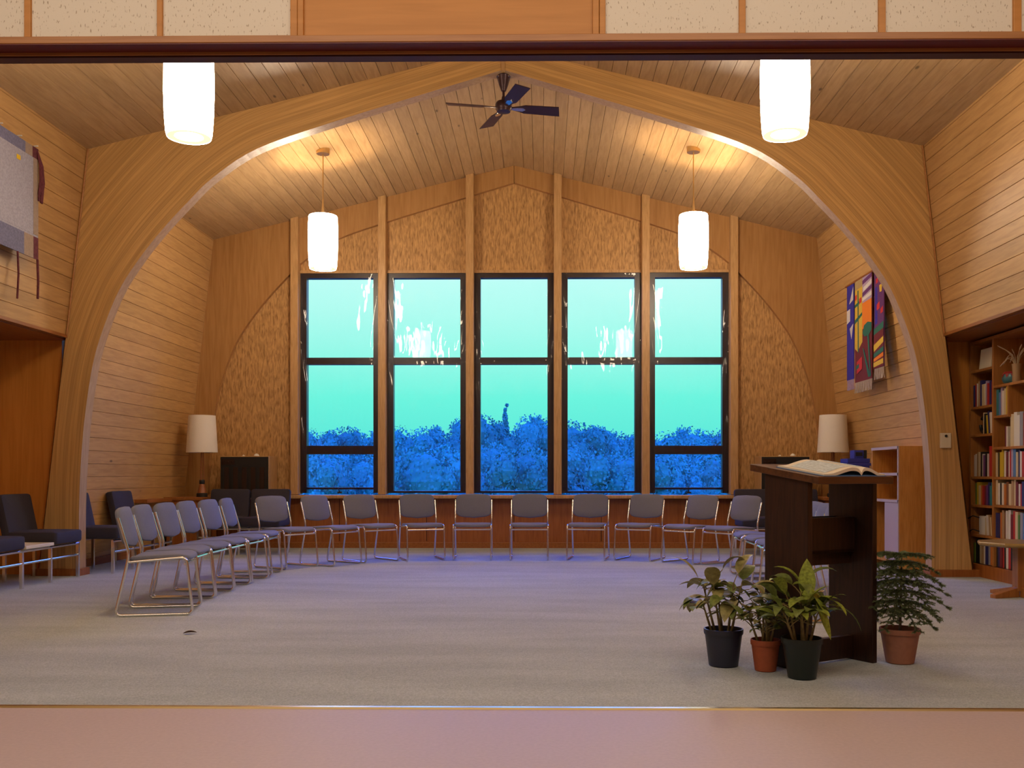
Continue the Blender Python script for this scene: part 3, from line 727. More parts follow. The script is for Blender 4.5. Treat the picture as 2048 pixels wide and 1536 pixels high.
# ------------------------------------------------------------------ heaters set in the window wall
def heater(label, p0, p1, side):
    yf = 12.92; a = at(p0, 912, yf); c = at(p1, 912, yf); zt = a.z; xm = (a.x+c.x)/2; w = c.x-a.x; zb0 = .70
    t = thing('wall_heater', label, 'heater', (xm, D2, zb0), 0, 'wall heaters')
    h = zt-zb0; d = D2-yf
    MB().box(-w/2-.0, w/2+.0, -d+.02, .0, 0, h).build('casing', M['post'], t, bevel=.004)
    MB().box(-w/2+.006, w/2-.006, -d+.005, -d+.03, .02, h-.012).build('front_panel', M['grille_dark'], t)
    mb = MB(); n = 5
    for i in range(n):
        x = -w/2+.03+(w-.06)*(i+.5)/n; mb.box(x-.032, x+.032, -d-.002, -d+.01, .10, h*.74)
    mb.build('vent_slats', M['grille'], t)
    mb = MB(); mb.box(-w/2+.02, -w/2+.20, -d-.001, -d+.01, h*.80, h-.04)
    for k in range(3): mb.lathe([(.012, 0), (.012, .012)], (-w/2+.05+.06*k, -d-.008, h*.86), seg=10, cap1=True)
    mb.build('control_panel', M['grille'], t)
    return xm, zt
for lb, p0, p1, s, w1 in (('dark wall heater in a pale wood casing near the lounge seats', 440, 537, -1, 'west'), ('dark wall heater in a pale wood casing behind the lectern', 1523, 1620, 1, 'east')):
    xm, zt = heater(lb, p0, p1, s)
    for k, (dx, r) in enumerate(((.13, .035), (-.05, .018))):
        mb = MB(); mb.lathe([(r, 0), (r*1.05, r*.3), (r*.7, r*.8), (r*.2, r*1.05)], seg=14, cap0=True, cap1=True)
        o = mb.build('seashell', M['white'], smooth=True); o.location = (xm+dx, 13.05, zt); tag(o, f'{"larger" if k == 0 else "smaller"} white seashell on top of the {w1} wall heater', 'shell', 'shells on the heaters')

# ------------------------------------------------------------------ open low bookcase in the rear bay
xa = at(1797, 900, 10.3).x
t = thing('low_bookcase', 'light oak open bookcase with its end panel toward the room, beside the arch', 'bookcase', (xa, 10.3, .004))
dp, ln, ht = .36, .84, 1.34
MB().box(0, dp, 0, .03, 0, ht).build('end_panel', M['light_oak'], t, bevel=.003)
MB().box(0, dp, ln-.03, ln, 0, ht).build('end_panel', M['light_oak'], t, bevel=.003)
MB().box(dp-.012, dp, .03, ln-.03, .05, ht-.03).build('back_panel', M['light_oak'], t)
for z in (ht-.03, 1.02, .725, .06):
    MB().box(.004, dp-.012, .03, ln-.03, z, z+.028).build('shelf', [M['light_oak']], t, bevel=.002)
for z in (ht-.03, 1.02, .725):
    MB().box(-.004, .006, .0, ln, z, z+.03).build('edge_strip', M['carcass_edge'], t)
MB().box(-.004, .006, -.001, .026, 0, ht).build('edge_strip', M['carcass_edge'], t)
MB().box(.0, .018, .04, .42, .09, .72).build('door', M['carcass_edge'], t, bevel=.003)
o = MB().box(-.06, .06, -.03, .03, 0, .035).build('door_wedge', M['black'], bevel=.004); o.location = at(1857, 1142, 10.1); o.location.z = .004
o.location.y = 10.1; tag(o, 'small black wedge on the floor at the foot of the oak bookcase', 'door wedge')
# blue boxes beside it
yb = 11.75; p = at(1694, 917, yb); q = at(1742, 917, yb)
st = thing('side_table', 'low dark stand carrying the blue boxes behind the oak bookcase', 'stand', ((p.x+q.x)/2, yb+.15, .004))
w = (q.x-p.x)/2+.03
MB().box(-w, w, -.17, .17, .72, .75).build('table_top', M['red'], st, bevel=.003)
for sx_ in (-1, 1):
    for sy in (-1, 1): MB().box(sx_*w-sx_*.04-.015, sx_*w-sx_*.04+.015, sy*.15-.015, sy*.15+.015, 0, .72).build('leg', M['red'], st)
t = thing('storage_box', 'large blue storage box with ribbed lid on the low stand', 'box', ((p.x+q.x)/2, yb+.15, .754))
zt = p.z-.754; w = (q.x-p.x)/2
MB().box(-w+.012, w-.012, -.14, .14, 0, zt-.09).build('body', M['blue_box'], t, bevel=.008)
mb = MB(); mb.box(-w, w, -.152, .152, zt-.09, zt-.055); mb.box(-w+.01, w-.01, -.145, .145, zt-.05, zt); mb.box(-w+.015, w-.015, -.14, .14, zt-.06, zt-.045); mb.build('lid', M['blue_box'], t, bevel=.004)
t = thing('storage_box', 'small blue box with dark end standing on the large blue box', 'box', (at(1724, 910, yb).x, yb+.15, p.z))
h = at(1724, 900, yb).z-p.z
MB().box(-.075, .045, -.08, .08, 0, h).build('body', M['blue_box'], t, bevel=.006)
MB().box(.046, .085, -.08, .08, 0, h).build('end_cap', M['black'], t, bevel=.006)
MB().box(-.055, .028, -.086, -.08, h*.3, h*.75).build('label_panel', M['black'], t)

# ------------------------------------------------------------------ thermostat on the arch
p = at(1890, 881, D1)
t = thing('thermostat', 'cream wall plate with one dark knob on the arch leg', 'switch plate', (p.x, D1, p.z))
MB().box(-.055, .055, -.022, 0, -.076, .076).build('plate', M['cream'], t, bevel=.006)
k = MB().lathe([(.013, 0), (.013, .012)], seg=16, cap1=True).build('knob', M['black'], t); k.rotation_euler = (PI/2, 0, 0); k.location = (0, -.02, .045)

# ------------------------------------------------------------------ built-in bookshelf
XS = 4.43; Y0s, Y1s, Y2s, Y3s = 9.92, 9.40, 8.62, 7.84      # far end, dividers, toward the camera
DEP = XR-XS
bs = thing('bookshelf', 'tall built-in wooden bookshelf filling the recess beside the arch', 'bookshelf', (XS, Y0s, 0))
def SB(name, y0, y1, z0, z1, x0=0, x1=DEP-.005, mat='shelf'): return MB().box(x0, x1, min(y0, y1)-Y0s, max(y0, y1)-Y0s, z0, z1).build(name, M[mat], bs, bevel=.002)
ZT = 2.37
SB('side_panel', Y0s, Y0s-.04, 0, ZT); SB('divider', Y1s+.015, Y1s-.015, .13, ZT); SB('divider', Y2s+.015, Y2s-.015, .13, ZT); SB('side_panel', Y3s, Y3s+.04, 0, ZT)
SB('top_board', Y0s, Y3s, ZT, ZT+.03); SB('back_panel', Y0s, Y3s, .05, ZT, DEP-.02, DEP-.006, 'orange'); SB('plinth', Y0s+.02, Y3s, 0, .13, -.03, DEP-.01, 'red')
T = .025
def zz(py, Y): return at(1950, py, Y).z
c1 = [.13, zz(1070, 9.66)-.0, zz(1010, 9.66), zz(953, 9.66), zz(868, 9.66), zz(812, 9.66), zz(738, 9.66)]
c2 = [.13, zz(1079, 9.1), zz(1011, 9.1), zz(954, 9.1), zz(893, 9.1), None, zz(770, 9.3)]
for z in c1: SB('shelf', Y0s-.04, Y1s+.015, z-T, z)
for k, z in enumerate(c2):
    if z is not None: SB('shelf', Y1s-.015, Y2s+.015, z-T, z)
    if z is not None: SB('shelf', Y2s-.015, Y3s+.04, z-T, z)
YD = 9.10                                    # small divided compartment
zsm = zz(831, 9.3)
SB('shelf', Y1s-.015, YD, zsm-T, zsm); SB('divider', YD+.012, YD-.012, zsm-T, c2[6]-T)

NB = [0]
ORD = ['first', 'second', 'third', 'fourth', 'fifth', 'sixth', 'seventh', 'eighth', 'ninth', 'tenth', 'eleventh', 'twelfth', 'thirteenth', 'fourteenth', 'fifteenth', 'sixteenth']
cov_cache = {}
def book(color, y, z, th, h, d, lean, label, group):
    """spine faces -X at the front of the shelf; runs toward the camera along -Y"""
    mb = MB(); c = .003
    mb.box(0, d, -th/2, -th/2+c, 0, h, 0); mb.box(0, d, th/2-c, th/2, 0, h, 0); mb.box(0, c*1.4, -th/2+c, th/2-c, 0, h, 0)
    mb.box(c*1.4, d-.006, -th/2+c, th/2-c, .004, h-.004, 1)
    o = mb.build('book', [M['book_'+color], M['page']])
    o.location = (XS+.02+random.uniform(0, .012), y, z+.001+(abs(math.sin(lean))*th/2)); o.rotation_euler = (lean, 0, 0)
    tag(o, label, 'book', group); return o
def fill(y0, y1, z, hmax, cols, shelfname, group, tmin=.022, tmax=.042, lean_from=None, start=0):
    """books side by side from y0 (far end) toward y1 (near the camera)"""
    y = y0; i = 0
    while True:
        col = cols[i % len(cols)]; th = random.uniform(tmin, tmax); h = hmax*random.uniform(.80, .98); d = random.uniform(.16, .24)
        ln = 0
        if lean_from is not None and i >= lean_from: ln = .10
        if y-th-math.sin(ln)*h < y1 or i >= 16: break
        nm = f'{col} book, {ORD[i]} from the arch end, {shelfname}'
        book(col, y-th/2-(math.sin(ln)*h if ln else 0), z, th, h, d, -ln, nm, group)
        y -= th+.0015; i += 1
A0 = Y0s-.05; A1 = Y1s+.02; B0 = Y1s-.02; B1 = Y2s+.02; C0 = Y2s-.02; C1 = Y3s+.05
g1, g2 = 'books in the narrow bay', 'books in the wide bay'
fill(A0-.005, A1, c1[5], .27, ['navy', 'red', 'white', 'tan', 'navy', 'cream', 'white', 'lilac', 'red'], 'second shelf down in the narrow bay', g1, .026, .05)
fill(A0-.20, A1, c1[4], .23, ['cream', 'black', 'yellow', 'navy', 'cream', 'white', 'tan'], 'third shelf down in the narrow bay', g1, .024, .04, 2)
fill(A0-.005, A1+.09, c1[3], .26, ['white', 'white', 'tan', 'cream', 'black', 'white', 'purple', 'black', 'white', 'orange'], 'fourth shelf down in the narrow bay', g1, .028, .045)
fill(A0-.03, A1, c1[2], .24, ['green', 'yellow', 'cream', 'orange', 'red', 'maroon', 'purple', 'navy', 'teal', 'teal'], 'fifth shelf down in the narrow bay', g1, .034, .05)
fill(A0-.24, A1, c1[1], .22, ['cream', 'white', 'tan', 'cream', 'brown'], 'sixth shelf down in the narrow bay', g1, .026, .04, 1)
fill(A0-.005, A1, c1[0], .25, ['lime green', 'black', 'black', 'cream', 'tan', 'white', 'navy', 'grey', 'orange', 'tan'], 'bottom shelf in the narrow bay', g1, .03, .05)
fill(B0, YD+.02, zsm, .28, ['teal', 'blue', 'lilac', 'white', 'cream', 'yellow', 'yellow'], 'small upper compartment of the wide bay', g2, .03, .045)
fill(B0-.17, YD+.01, c2[4], .22, ['maroon', 'white', 'grey'], 'shelf below the small compartment', g2, .03, .04)
fill(YD, B1, c2[4], .34, ['cream', 'white', 'white', 'grey', 'red', 'navy', 'blue', 'black', 'brown', 'white', 'grey'], 'tall shelf of the wide bay', g2, .04, .075)
fill(B0, B1, c2[3], .29, ['cream', 'black', 'yellow', 'yellow', 'white', 'maroon', 'white', 'red', 'lilac', 'blue', 'cream', 'navy', 'white', 'red', 'grey', 'white'], 'third shelf up in the wide bay', g2, .028, .048)
fill(B0, B1, c2[2], .25, ['cream', 'white', 'black', 'white', 'orange', 'brown', 'cream', 'tan', 'cream', 'maroon', 'white', 'red', 'navy', 'teal', 'blue', 'white'], 'second shelf up in the wide bay', g2, .03, .05)
fill(B0, B1, c2[1], .29, ['navy', 'navy', 'orange', 'tan', 'brown', 'white', 'white', 'maroon', 'red', 'cream', 'green', 'grey', 'blue', 'white', 'red', 'navy'], 'lowest full shelf in the wide bay', g2, .03, .05)
fill(B0, B1, c2[0], .25, ['black', 'navy', 'maroon', 'red', 'black', 'white', 'red', 'black', 'white', 'cream', 'navy', 'tan', 'green', 'white', 'red'], 'bottom shelf in the wide bay', g2, .03, .048)
for z, nm in ((c2[3], 'third shelf up'), (c2[2], 'second shelf up'), (c2[1], 'lowest full shelf')):
    pass
# things on the shelves
o = MB().box(0, .02, -.13, .13, 0, .20).build('picture_board', M['cream'], bevel=.003); o.location = (XS+.015, 9.60, c1[6]+.003); o.rotation_euler = (0, math.radians(6), 0)
tag(o, 'pale blank board leaning on the top shelf of the narrow bay', 'board')
o = MB(); o.hexa([(0, -.035, 0), (.2, -.035, 0), (.2, .035, 0), (0, .035, 0)], [(0, -.035, .30), (.2, -.035, .22), (.2, .035, .22), (0, .035, .30)]); o = o.build('file_folder', M['book_red'], bevel=.002)
o.location = (XS+.012, A1+.045, c1[3]+.001); tag(o, 'tall red file folder at the end of the fourth shelf of narrow bay', 'folder')
mb = MB(); mb.tube([(.0, .075*math.cos(a), .075*math.sin(a)) for a in [i*2*PI/28+.9 for i in range(25)]], lambda i: .016+.006*math.sin(i/24*PI), 10)
o = mb.build('horn_ornament', M['black'], smooth=True); o.location = (XS+.08, A0-.115, c1[4]+.099); tag(o, 'black curved horn ornament on the third shelf of the narrow bay', 'ornament')
t = thing('power_adapter', 'white box with two black cords on the sixth shelf, narrow bay', 'electrical box', (XS+.04, A0-.16, c1[1]+.0))
MB().box(0, .05, -.075, .075, 0, .19).build('body', M['white'], t, bevel=.006)
for zc_, yy in ((.17, .17), (.03, .17)): MB().tube([(.0, .06, zc_), (-.05, .10, zc_+.02), (-.062, .17, zc_-.01), (-.062, .25, zc_)], .006, 8).build('cord', M['black'], t)
M['pot_teal'] = plain('teal_glaze', (.05, .17, .20), .35); M['pot_red'] = plain('red_glaze', (.35, .03, .03), .35)
t = thing('painted_bowl', 'round teal bowl with red triangle band beside the dried grass', 'bowl', (XS+.12, B0-.11, c2[6]))
MB().lathe([(.04, 0), (.075, .025), (.085, .06), (.078, .10), (.062, .125), (.056, .12), (.07, .09), (.05, .03)], seg=28, cap0=True).build('body', M['pot_teal'], t, smooth=True)
mb = MB()
for i in range(10):
    a = i*2*PI/10; c, s = math.cos, math.sin
    mb.poly([(.0835*c(a-.22), .0835*s(a-.22), .098), (.0815*c(a+.22), .0815*s(a+.22), .098), (.089*c(a), .089*s(a), .065)], 0)
mb.lathe([(.080, .1), (.0795, .103), (.0665, .123), (.064, .125)], seg=28); mb.build('red_band', M['pot_red'], t)
t = thing('flower_vase', 'pale narrow vase holding tall dried grass on the upper shelf', 'vase', (XS+.10, B0-.25, c2[6]))
MB().lathe([(.035, 0), (.04, .02), (.036, .10), (.042, .17), (.045, .185), (.038, .18), (.032, .10)], seg=24, cap0=True).build('body', M['book_tan'], t, smooth=True)
mb = MB(); rg = random.Random(3)
for i in range(16):
    a = rg.uniform(0, 6.3); r = rg.uniform(.03, .16); h = rg.uniform(.10, .20) if i > 4 else rg.uniform(.10, .16)
    if i < 4: a = PI/2+rg.uniform(-.3, .3); r = .22
    pts = [(0, 0, .1), (r*.25*math.cos(a), r*.25*math.sin(a), .2+h*.3), (min(.14, r*.6*math.cos(a)), r*.6*math.sin(a), .18+h*.75), (min(.18, r*math.cos(a)), r*math.sin(a), .18+h*.95-(.08 if i < 4 else 0))]
    mb.tube(round_path(pts, .1, 3), .0022, 5); p = Vector(pts[-1]); q = Vector(pts[-2]); d = (p-q).normalized()
    mb.tube([p-d*.07, p-d*.045, p, p+d*.02], lambda k: (.002, .006, .005, .001)[k], 6)
mb.build('dried_grass', M['book_cream'], t, smooth=True)

# ------------------------------------------------------------------ pedestal table by the shelves
t = thing('pedestal_table', 'low round wooden pedestal table with cross feet before the bookshelf', 'table', (4.02, 8.05, .004))
M['tabletop'] = wood('olive_table', (.33, .22, .07), (.25, .16, .045), 'X', 4, 10, .3)
MB().lathe([(.33, .43), (.345, .44), (.345, .455), (.335, .465)], seg=8, cap0=True, cap1=True).build('table_top', M['tabletop'], t, bevel=.003)
MB().box(-.04, .04, -.05, .05, .05, .43).build('column', M['shelf'], t, bevel=.004)
for a in (0, PI/2):
    R_ = Matrix.Rotation(a+.35, 4, 'Z')
    for s in (-1, 1):
        mb = MB(); mb.hexa([R_ @ Vector(p) for p in ((s*.03, -.03, 0), (s*.29, -.03, 0), (s*.29, .03, 0), (s*.03, .03, 0))][::s], [R_ @ Vector(p) for p in ((s*.03, -.03, .085), (s*.29, -.03, .03), (s*.29, .03, .03), (s*.03, .03, .085))][::s]); mb.build('foot', M['shelf'], t, bevel=.004)

# ------------------------------------------------------------------ woven hangings
def hanging_right():
    zt = 3.44; xw_ = XC+wall_dx(zt)-.03; ya, yb_ = 12.25, 10.93; Wd = ya-yb_
    t = thing('woven_banner', 'colourful woven banner of four strips hanging on the boarded wall', 'wall hanging', (xw_, ya, zt))
    cols = {'b': (.035, .025, .30), 'w': (.62, .58, .55), 'y': (.62, .40, .04), 'o': (.75, .20, .015), 'g': (.025, .13, .085), 'm': (.15, .018, .02), 'p': (.12, .03, .14), 'r': (.55, .03, .03), 't': (.40, .28, .12), 'l': (.38, .28, .40), 'f': (.45, .36, .28)}
    keys = list(cols); mats = [plain('yarn_'+k, cols[k], .95, noise=.15, nscale=120) for k in keys]; K = {k: i for i, k in enumerate(keys)}
    mb = MB(); mb.tube([(.0, .05, .012), (.0, -Wd-.05, .012)], .014, 10); mb.build('rod', M['red'], t)
    strips = [  # y0, y1 as fractions, bottom z, base, patches as (points in strip uv, colour)
        (0, .20, -1.20, 'b', [(((.35, .20), (.95, .03), (.95, .17)), 'w'), (((.0, .26), (.50, .25), (.50, .38), (.0, .40)), 'w'), (((.45, .46), (.98, .42), (.70, .58)), 'w')]),
        (.24, .45, -1.26, 'm', [(((0, 0), (1, 0), (1, .62), (.35, .70), (0, .66)), 'y'), (((0, 0), (1, 0), (1, .08), (0, .09)), 't'), (((.36, .10), (.50, .10), (.54, .70), (.40, .72)), 'g'), (((0, .38), (1, .33), (1, .36), (0, .42)), 'g'), (((.0, .23), (.9, .20), (.9, .23), (.0, .26)), 'g'),
                                (((.05, .14), (.28, .13), (.28, .18), (.05, .19)), 'r'), (((.62, .19), (.9, .18), (.9, .23), (.62, .24)), 'r'), (((.30, .80), (1, .76), (1, .88), (.30, .92)), 'r'), (((.2, .84), (.6, .82), (.6, .86), (.2, .88)), 'g')]),
        (.45, .70, -1.26, 'm', [(((0, 0), (1, 0), (1, .24), (0, .25)), 'l'), (((0, .03), (1, -.0), (1, .04), (0, .07)), 'p'), (((.1, .10), (1, .06), (1, .10), (.1, .14)), 'w'), (((0, .15), (1, .11), (1, .15), (0, .19)), 'p'), (((0, .20), (1, .17), (1, .21), (0, .23)), 'w'),
                                (((0, .25), (1, .24), (1, .50), (0, .50)), 'o'), (((.05, .54), (.2, .47), (.6, .45), (1, .47), (1, .54), (.7, .58), (.25, .58)), 'g'), (((.05, .68), (.2, .70), (.9, .98), (.65, .98)), 'g'), (((.55, .58), (.72, .58), (.95, .97), (.86, .97)), 'g')]),
        (.76, 1.0, -1.16, 'p', [(((.1, .18), (.35, .18), (.35, .55), (.1, .56)), 'b'), (((.55, .03), (.75, .03), (.7, .14), (.5, .14)), 'r'), (((.2, .10), (.4, .09), (.4, .14), (.2, .15)), 'r'), (((.55, .18), (.85, .17), (.8, .25), (.6, .25)), 'y'), (((.3, .36), (.6, .34), (.6, .41), (.3, .42)), 'r'), (((.7, .42), (.95, .40), (.95, .46), (.7, .47)), 'r'),
                                (((0, .60), (1, .55), (1, .64), (0, .66)), 'g'), (((0, .66), (1, .62), (1, 1), (0, 1)), 'm'), (((0, .76), (1, .70), (1, .76), (0, .83)), 'y'), (((0, .85), (1, .80), (1, .85), (0, .89)), 'g'), (((0, .90), (1, .86), (1, .90), (0, .93)), 'o'), (((0, .94), (1, .92), (1, .97), (0, .985)), 'y')])]
    for (u0, u1, zb_, base, pats) in strips:
        mb = MB(); y0, y1 = -u0*Wd, -u1*Wd; h = -zb_
        mb.box(-.004, .006, y1, y0, zb_, 0, K[base])
        for k, (pts, c) in enumerate(pats):
            pl_ = [(-.0055-.0006*k, y0+(y1-y0)*u, -max(0, v)*h) for u, v in pts]; mb.poly(pl_, K[c])
        s = mb.build('strip', mats, t)
        fr = MB(); rg = random.Random(int(u0*100)); n = 16
        for i in range(n):
            y = y0+(y1-y0)*(i+.5)/n; fr.tube([(0, y, zb_), (rg.uniform(-.006, .006), y+rg.uniform(-.004, .004), zb_-.06), (rg.uniform(-.01, .01), y+rg.uniform(-.01, .01), zb_-.13)], .0045, 5)
        fr.build('fringe', mats[K['f']] if u0 > .1 else mats[K['l']], s)
hanging_right()
def hanging_left():
    zt = 4.03; x = XC-wall_dx(zt)+.025; y1 = 8.70; y0 = 7.45; h = 1.02
    t = thing('woven_hanging', 'grey-blue woven hanging with maroon border and tassels, cut off by the frame', 'wall hanging', (x, y1, zt))
    A = [plain('yarn_grey', (.36, .35, .42), .95, noise=.15, nscale=60), plain('yarn_slate', (.17, .17, .27), .95, noise=.2, nscale=60), plain('yarn_tan', (.34, .25, .19), .95, noise=.1), plain('yarn_maroon', (.12, .025, .035), .95, noise=.3), plain('yarn_yellow', (.75, .50, .02), .9)]
    L_ = y0-y1
    def R(mb, a, b, c, d, mi, k): mb.box(.0, .006+.0015*k, L_+a if 0 else -b, -a, -d, -c, mi)
    mb = MB(); mb.box(-.002, .004, L_, 0, -h, 0, 0)
    for (a, b, c, d, mi, k) in ((0, .10, 0, .10, 3, 1), (.10, .22, 0, .10, 2, 1), (.22, 1.2, 0, .10, 1, 1), (.0, .085, .10, .80, 2, 1), (.085, 1.1, .10, .80, 0, 0), (0, .085, .82, h, 3, 1), (.085, .24, .82, h, 2, 1), (.24, 1.2, .82, h, 1, 1), (.30, .36, .16, .20, 4, 2)):
        R(mb, a, b, c, d, mi, k)
    mb.build('woven_panel', A, t)
    mb = MB(); rg = random.Random(5)
    for i in range(14):
        yy = rg.uniform(-.02, .05); mb.tube([(.01, -.02, -.03), (.03, yy*.7, -.15), (.03, yy+.01, -.30), (.02, yy*.9, -.45+rg.uniform(-.05, .04))], .009, 6)
    mb.build('yarn_tassel', A[3], t)
    mb = MB(); mb.tube([(.01, -.02, -h), (.012, -.012, -h-.2), (.012, -.02, -h-.36)], .011, 6); mb.tube([(.01, -.35, -h), (.012, -.34, -h-.2), (.012, -.36, -h-.42)], .009, 6); mb.build('hanging_cord', A[3], t)
    mb = MB()
    for a in (-.03, -.30, -.6): mb.tube([(-.02, a, .02), (.02, a, .02)], .006, 6)
    mb.build('wall_pin', M['white'], t)
hanging_left()

# ------------------------------------------------------------------ lectern
ang = math.atan2(.532, .846)
lc = Vector((1.518, 5.196, .004))
t = thing('lectern', 'dark walnut lectern on two broad uprights, standing behind the potted plants', 'lectern', lc, ang)
# local x = axis between the uprights, y = away from the reader side
SEPH = .252; BH = .152
tilt = math.radians(8.3); W2, L2 = .292, .242
def top_z(y): return 1.052+math.tan(tilt)*y
for s in (-1, 1):
    x0, x1 = s*SEPH-.018, s*SEPH+.018
    MB().hexa([(x0, -BH, 0), (x1, -BH, 0), (x1, BH, 0), (x0, BH, 0)], [(x0, -BH, top_z(-BH)-.036), (x1, -BH, top_z(-BH)-.036), (x1, BH, top_z(BH)-.036), (x0, BH, top_z(BH)-.036)]).build('upright', M['lectern'], t, bevel=.003)
MB().hexa([(-W2, -L2, top_z(-L2)-.038), (W2, -L2, top_z(-L2)-.038), (W2, L2, top_z(L2)-.038), (-W2, L2, top_z(L2)-.038)], [(-W2, -L2, top_z(-L2)), (W2, -L2, top_z(-L2)), (W2, L2, top_z(L2)), (-W2, L2, top_z(L2))]).build('slanted_top', M['lectern_top'], t, bevel=.003)
MB().box(-SEPH+.018, SEPH-.018, -.018, .018, .012, .135).build('bottom_rail', M['lectern'], t, bevel=.002)
mb = MB(); mb.box(-SEPH+.018, SEPH-.018, -.03, -.01, .60, .795); mb.box(-SEPH+.018, SEPH-.018, -.03, .12, .60, .62); mb.box(-SEPH+.018, SEPH-.018, .10, .12, .60, .795); mb.build('book_tray', M['lectern'], t, bevel=.002)
MB().box(-SEPH+.018, SEPH-.018, .0, .11, .535, .598).build('drawer', M['lectern'], t, bevel=.002)
# open book lying on the slanted top
b = thing('open_book', 'large open book with printed pages lying on the lectern top', 'book', lc+Vector((0, 0, 0)), ang)
def page(x0, sgn, wd, rise):
    def fn(u, v):
        x = x0+sgn*wd*u; y = -.225+.32*v
        z = top_z(y)+.012+rise*math.sin(min(1, u*1.25)**.6*PI)*.9*(1-u*.35)+.006*(1-u)
        return (x, y, z)
    return fn
gx = .055
M['print2'] = M['page_print']
for sgn, wd, rise in ((-1, .285, .036), (1, .185, .036)):
    fn = page(gx, sgn, wd, rise); mb = MB(); nu, nv = 14, 4
    mb.grid(fn, nu, nv, 0)
    A = [fn(i/nu, 0) for i in range(nu+1)]; Bm = [(p[0], p[1], max(top_z(p[1])+.003, p[2]-.017)) for p in A]; mb.strip(A, Bm, 0)
    A = [fn(i/nu, 1) for i in range(nu+1)]; Bm = [(p[0], p[1], max(top_z(p[1])+.003, p[2]-.017)) for p in A]; mb.strip(A, Bm, 0)
    A = [fn(1, j/nv) for j in range(nv+1)]; Bm = [(p[0], p[1], max(top_z(p[1])+.003, p[2]-.017)) for p in A]; mb.strip(A, Bm, 0)
    # printed block on the page
    mb.grid(lambda u, v: tuple(a+b_ for a, b_ in zip(fn(.12+.74*u, .12+.76*v), (0, 0, .0012))), 10, 3, 1)
    mb.build('page_block', [M['page'], M['page_print']], b, smooth=True)
MB().hexa([(gx-.292, -.231, top_z(-.231)+.0005), (gx+.19, -.231, top_z(-.231)+.0005), (gx+.19, .101, top_z(.101)+.0005), (gx-.292, .101, top_z(.101)+.0005)], [(gx-.292, -.231, top_z(-.231)+.004), (gx+.19, -.231, top_z(-.231)+.004), (gx+.19, .101, top_z(.101)+.004), (gx-.292, .101, top_z(.101)+.004)]).build('cover', M['book_blue'], b)

# ------------------------------------------------------------------ potted plants
def pot(t, rb, rt, h, mat, rim=.028):
    MB().lathe([(rb*.9, 0), (rb, .004), (rb+(rt-rb)*.82, h-rim), (rt, h-rim), (rt*1.02, h-rim*.5), (rt*1.01, h), (rt*.94, h), (rt*.92, h-rim), (rb*.9, .02)], seg=36, cap0=True).build('pot', mat, t, smooth=True)
    MB().lathe([(rt*.93, h-.03), (rt*.5, h-.022), (.01, h-.018)], seg=20, cap1=True).build('soil', M['soil'], t, smooth=True)
def leaf(mb, base, dirv, length, width, droop, mi=0, fold=.25, n=8, roll=0):
    """arched, folded blade with a drip tip"""
    d = Vector(dirv).normalized(); side = d.cross(Vector((0, 0, 1))); side = side.normalized() if side.length > .05 else Vector((1, 0, 0))
    if roll: side = Matrix.Rotation(roll, 3, d) @ side
    p = Vector(base); rows = []; st = length/n
    for i in range(n+1):
        t_ = i/n; w = width*(math.sin(PI*min(1, t_**.88))**.85)*(.5 if 0 else 1)
        if i == n: w = 0
        up = side.cross(d).normalized()
        rows.append((p+side*w/2+up*fold*w/2, p.copy(), p-side*w/2+up*fold*w/2))
        d = (d+Vector((0, 0, -1))*droop*st/length*(.5+t_)).normalized(); p = p+d*st
    k = len(mb.v)
    for r in rows: mb.v += [tuple(q) for q in r]
    for i in range(n):
        a = k+i*3; mb.f += [(a, a+1, a+4, a+3), (a+1, a+2, a+5, a+4)]; mb.m += [mi, mi]
def rod(mb, a, b, r0, r1, bend=0, n=4):
    a, b = Vector(a), Vector(b); pts = []
    for i in range(n+1):
        t_ = i/n; q = a.lerp(b, t_); q = q+Vector((0, 0, 1))*bend*math.sin(t_*PI); pts.append(q)
    mb.tube(pts, r0, 6, r2=r1); return pts
AXV = Vector((.846, .532, 0)); WDV = Vector((.532, -.846, 0))
def keep_clear(mb, hi, lo, wmax):
    """press foliage away from the lectern upright it would otherwise pass through"""
    for i, p in enumerate(mb.v):
        v = Vector(p); a = v.dot(AXV); w_ = v.dot(WDV)
        if w_ < wmax:
            if hi and a > hi: v -= AXV*(a-hi)*.97
            if lo and a < lo: v -= AXV*(a-lo)*.97
        mb.v[i] = tuple(v)
M['pot_navy'] = plain('pot_navy', (.018, .020, .038), .45); M['pot_terra'] = plain('pot_terracotta', (.36, .085, .03), .7, noise=.08)
M['pot_green'] = plain('pot_dark_green', (.007, .014, .011), .4); M['pot_brown'] = plain('pot_brown', (.32, .13, .075), .7, noise=.08)
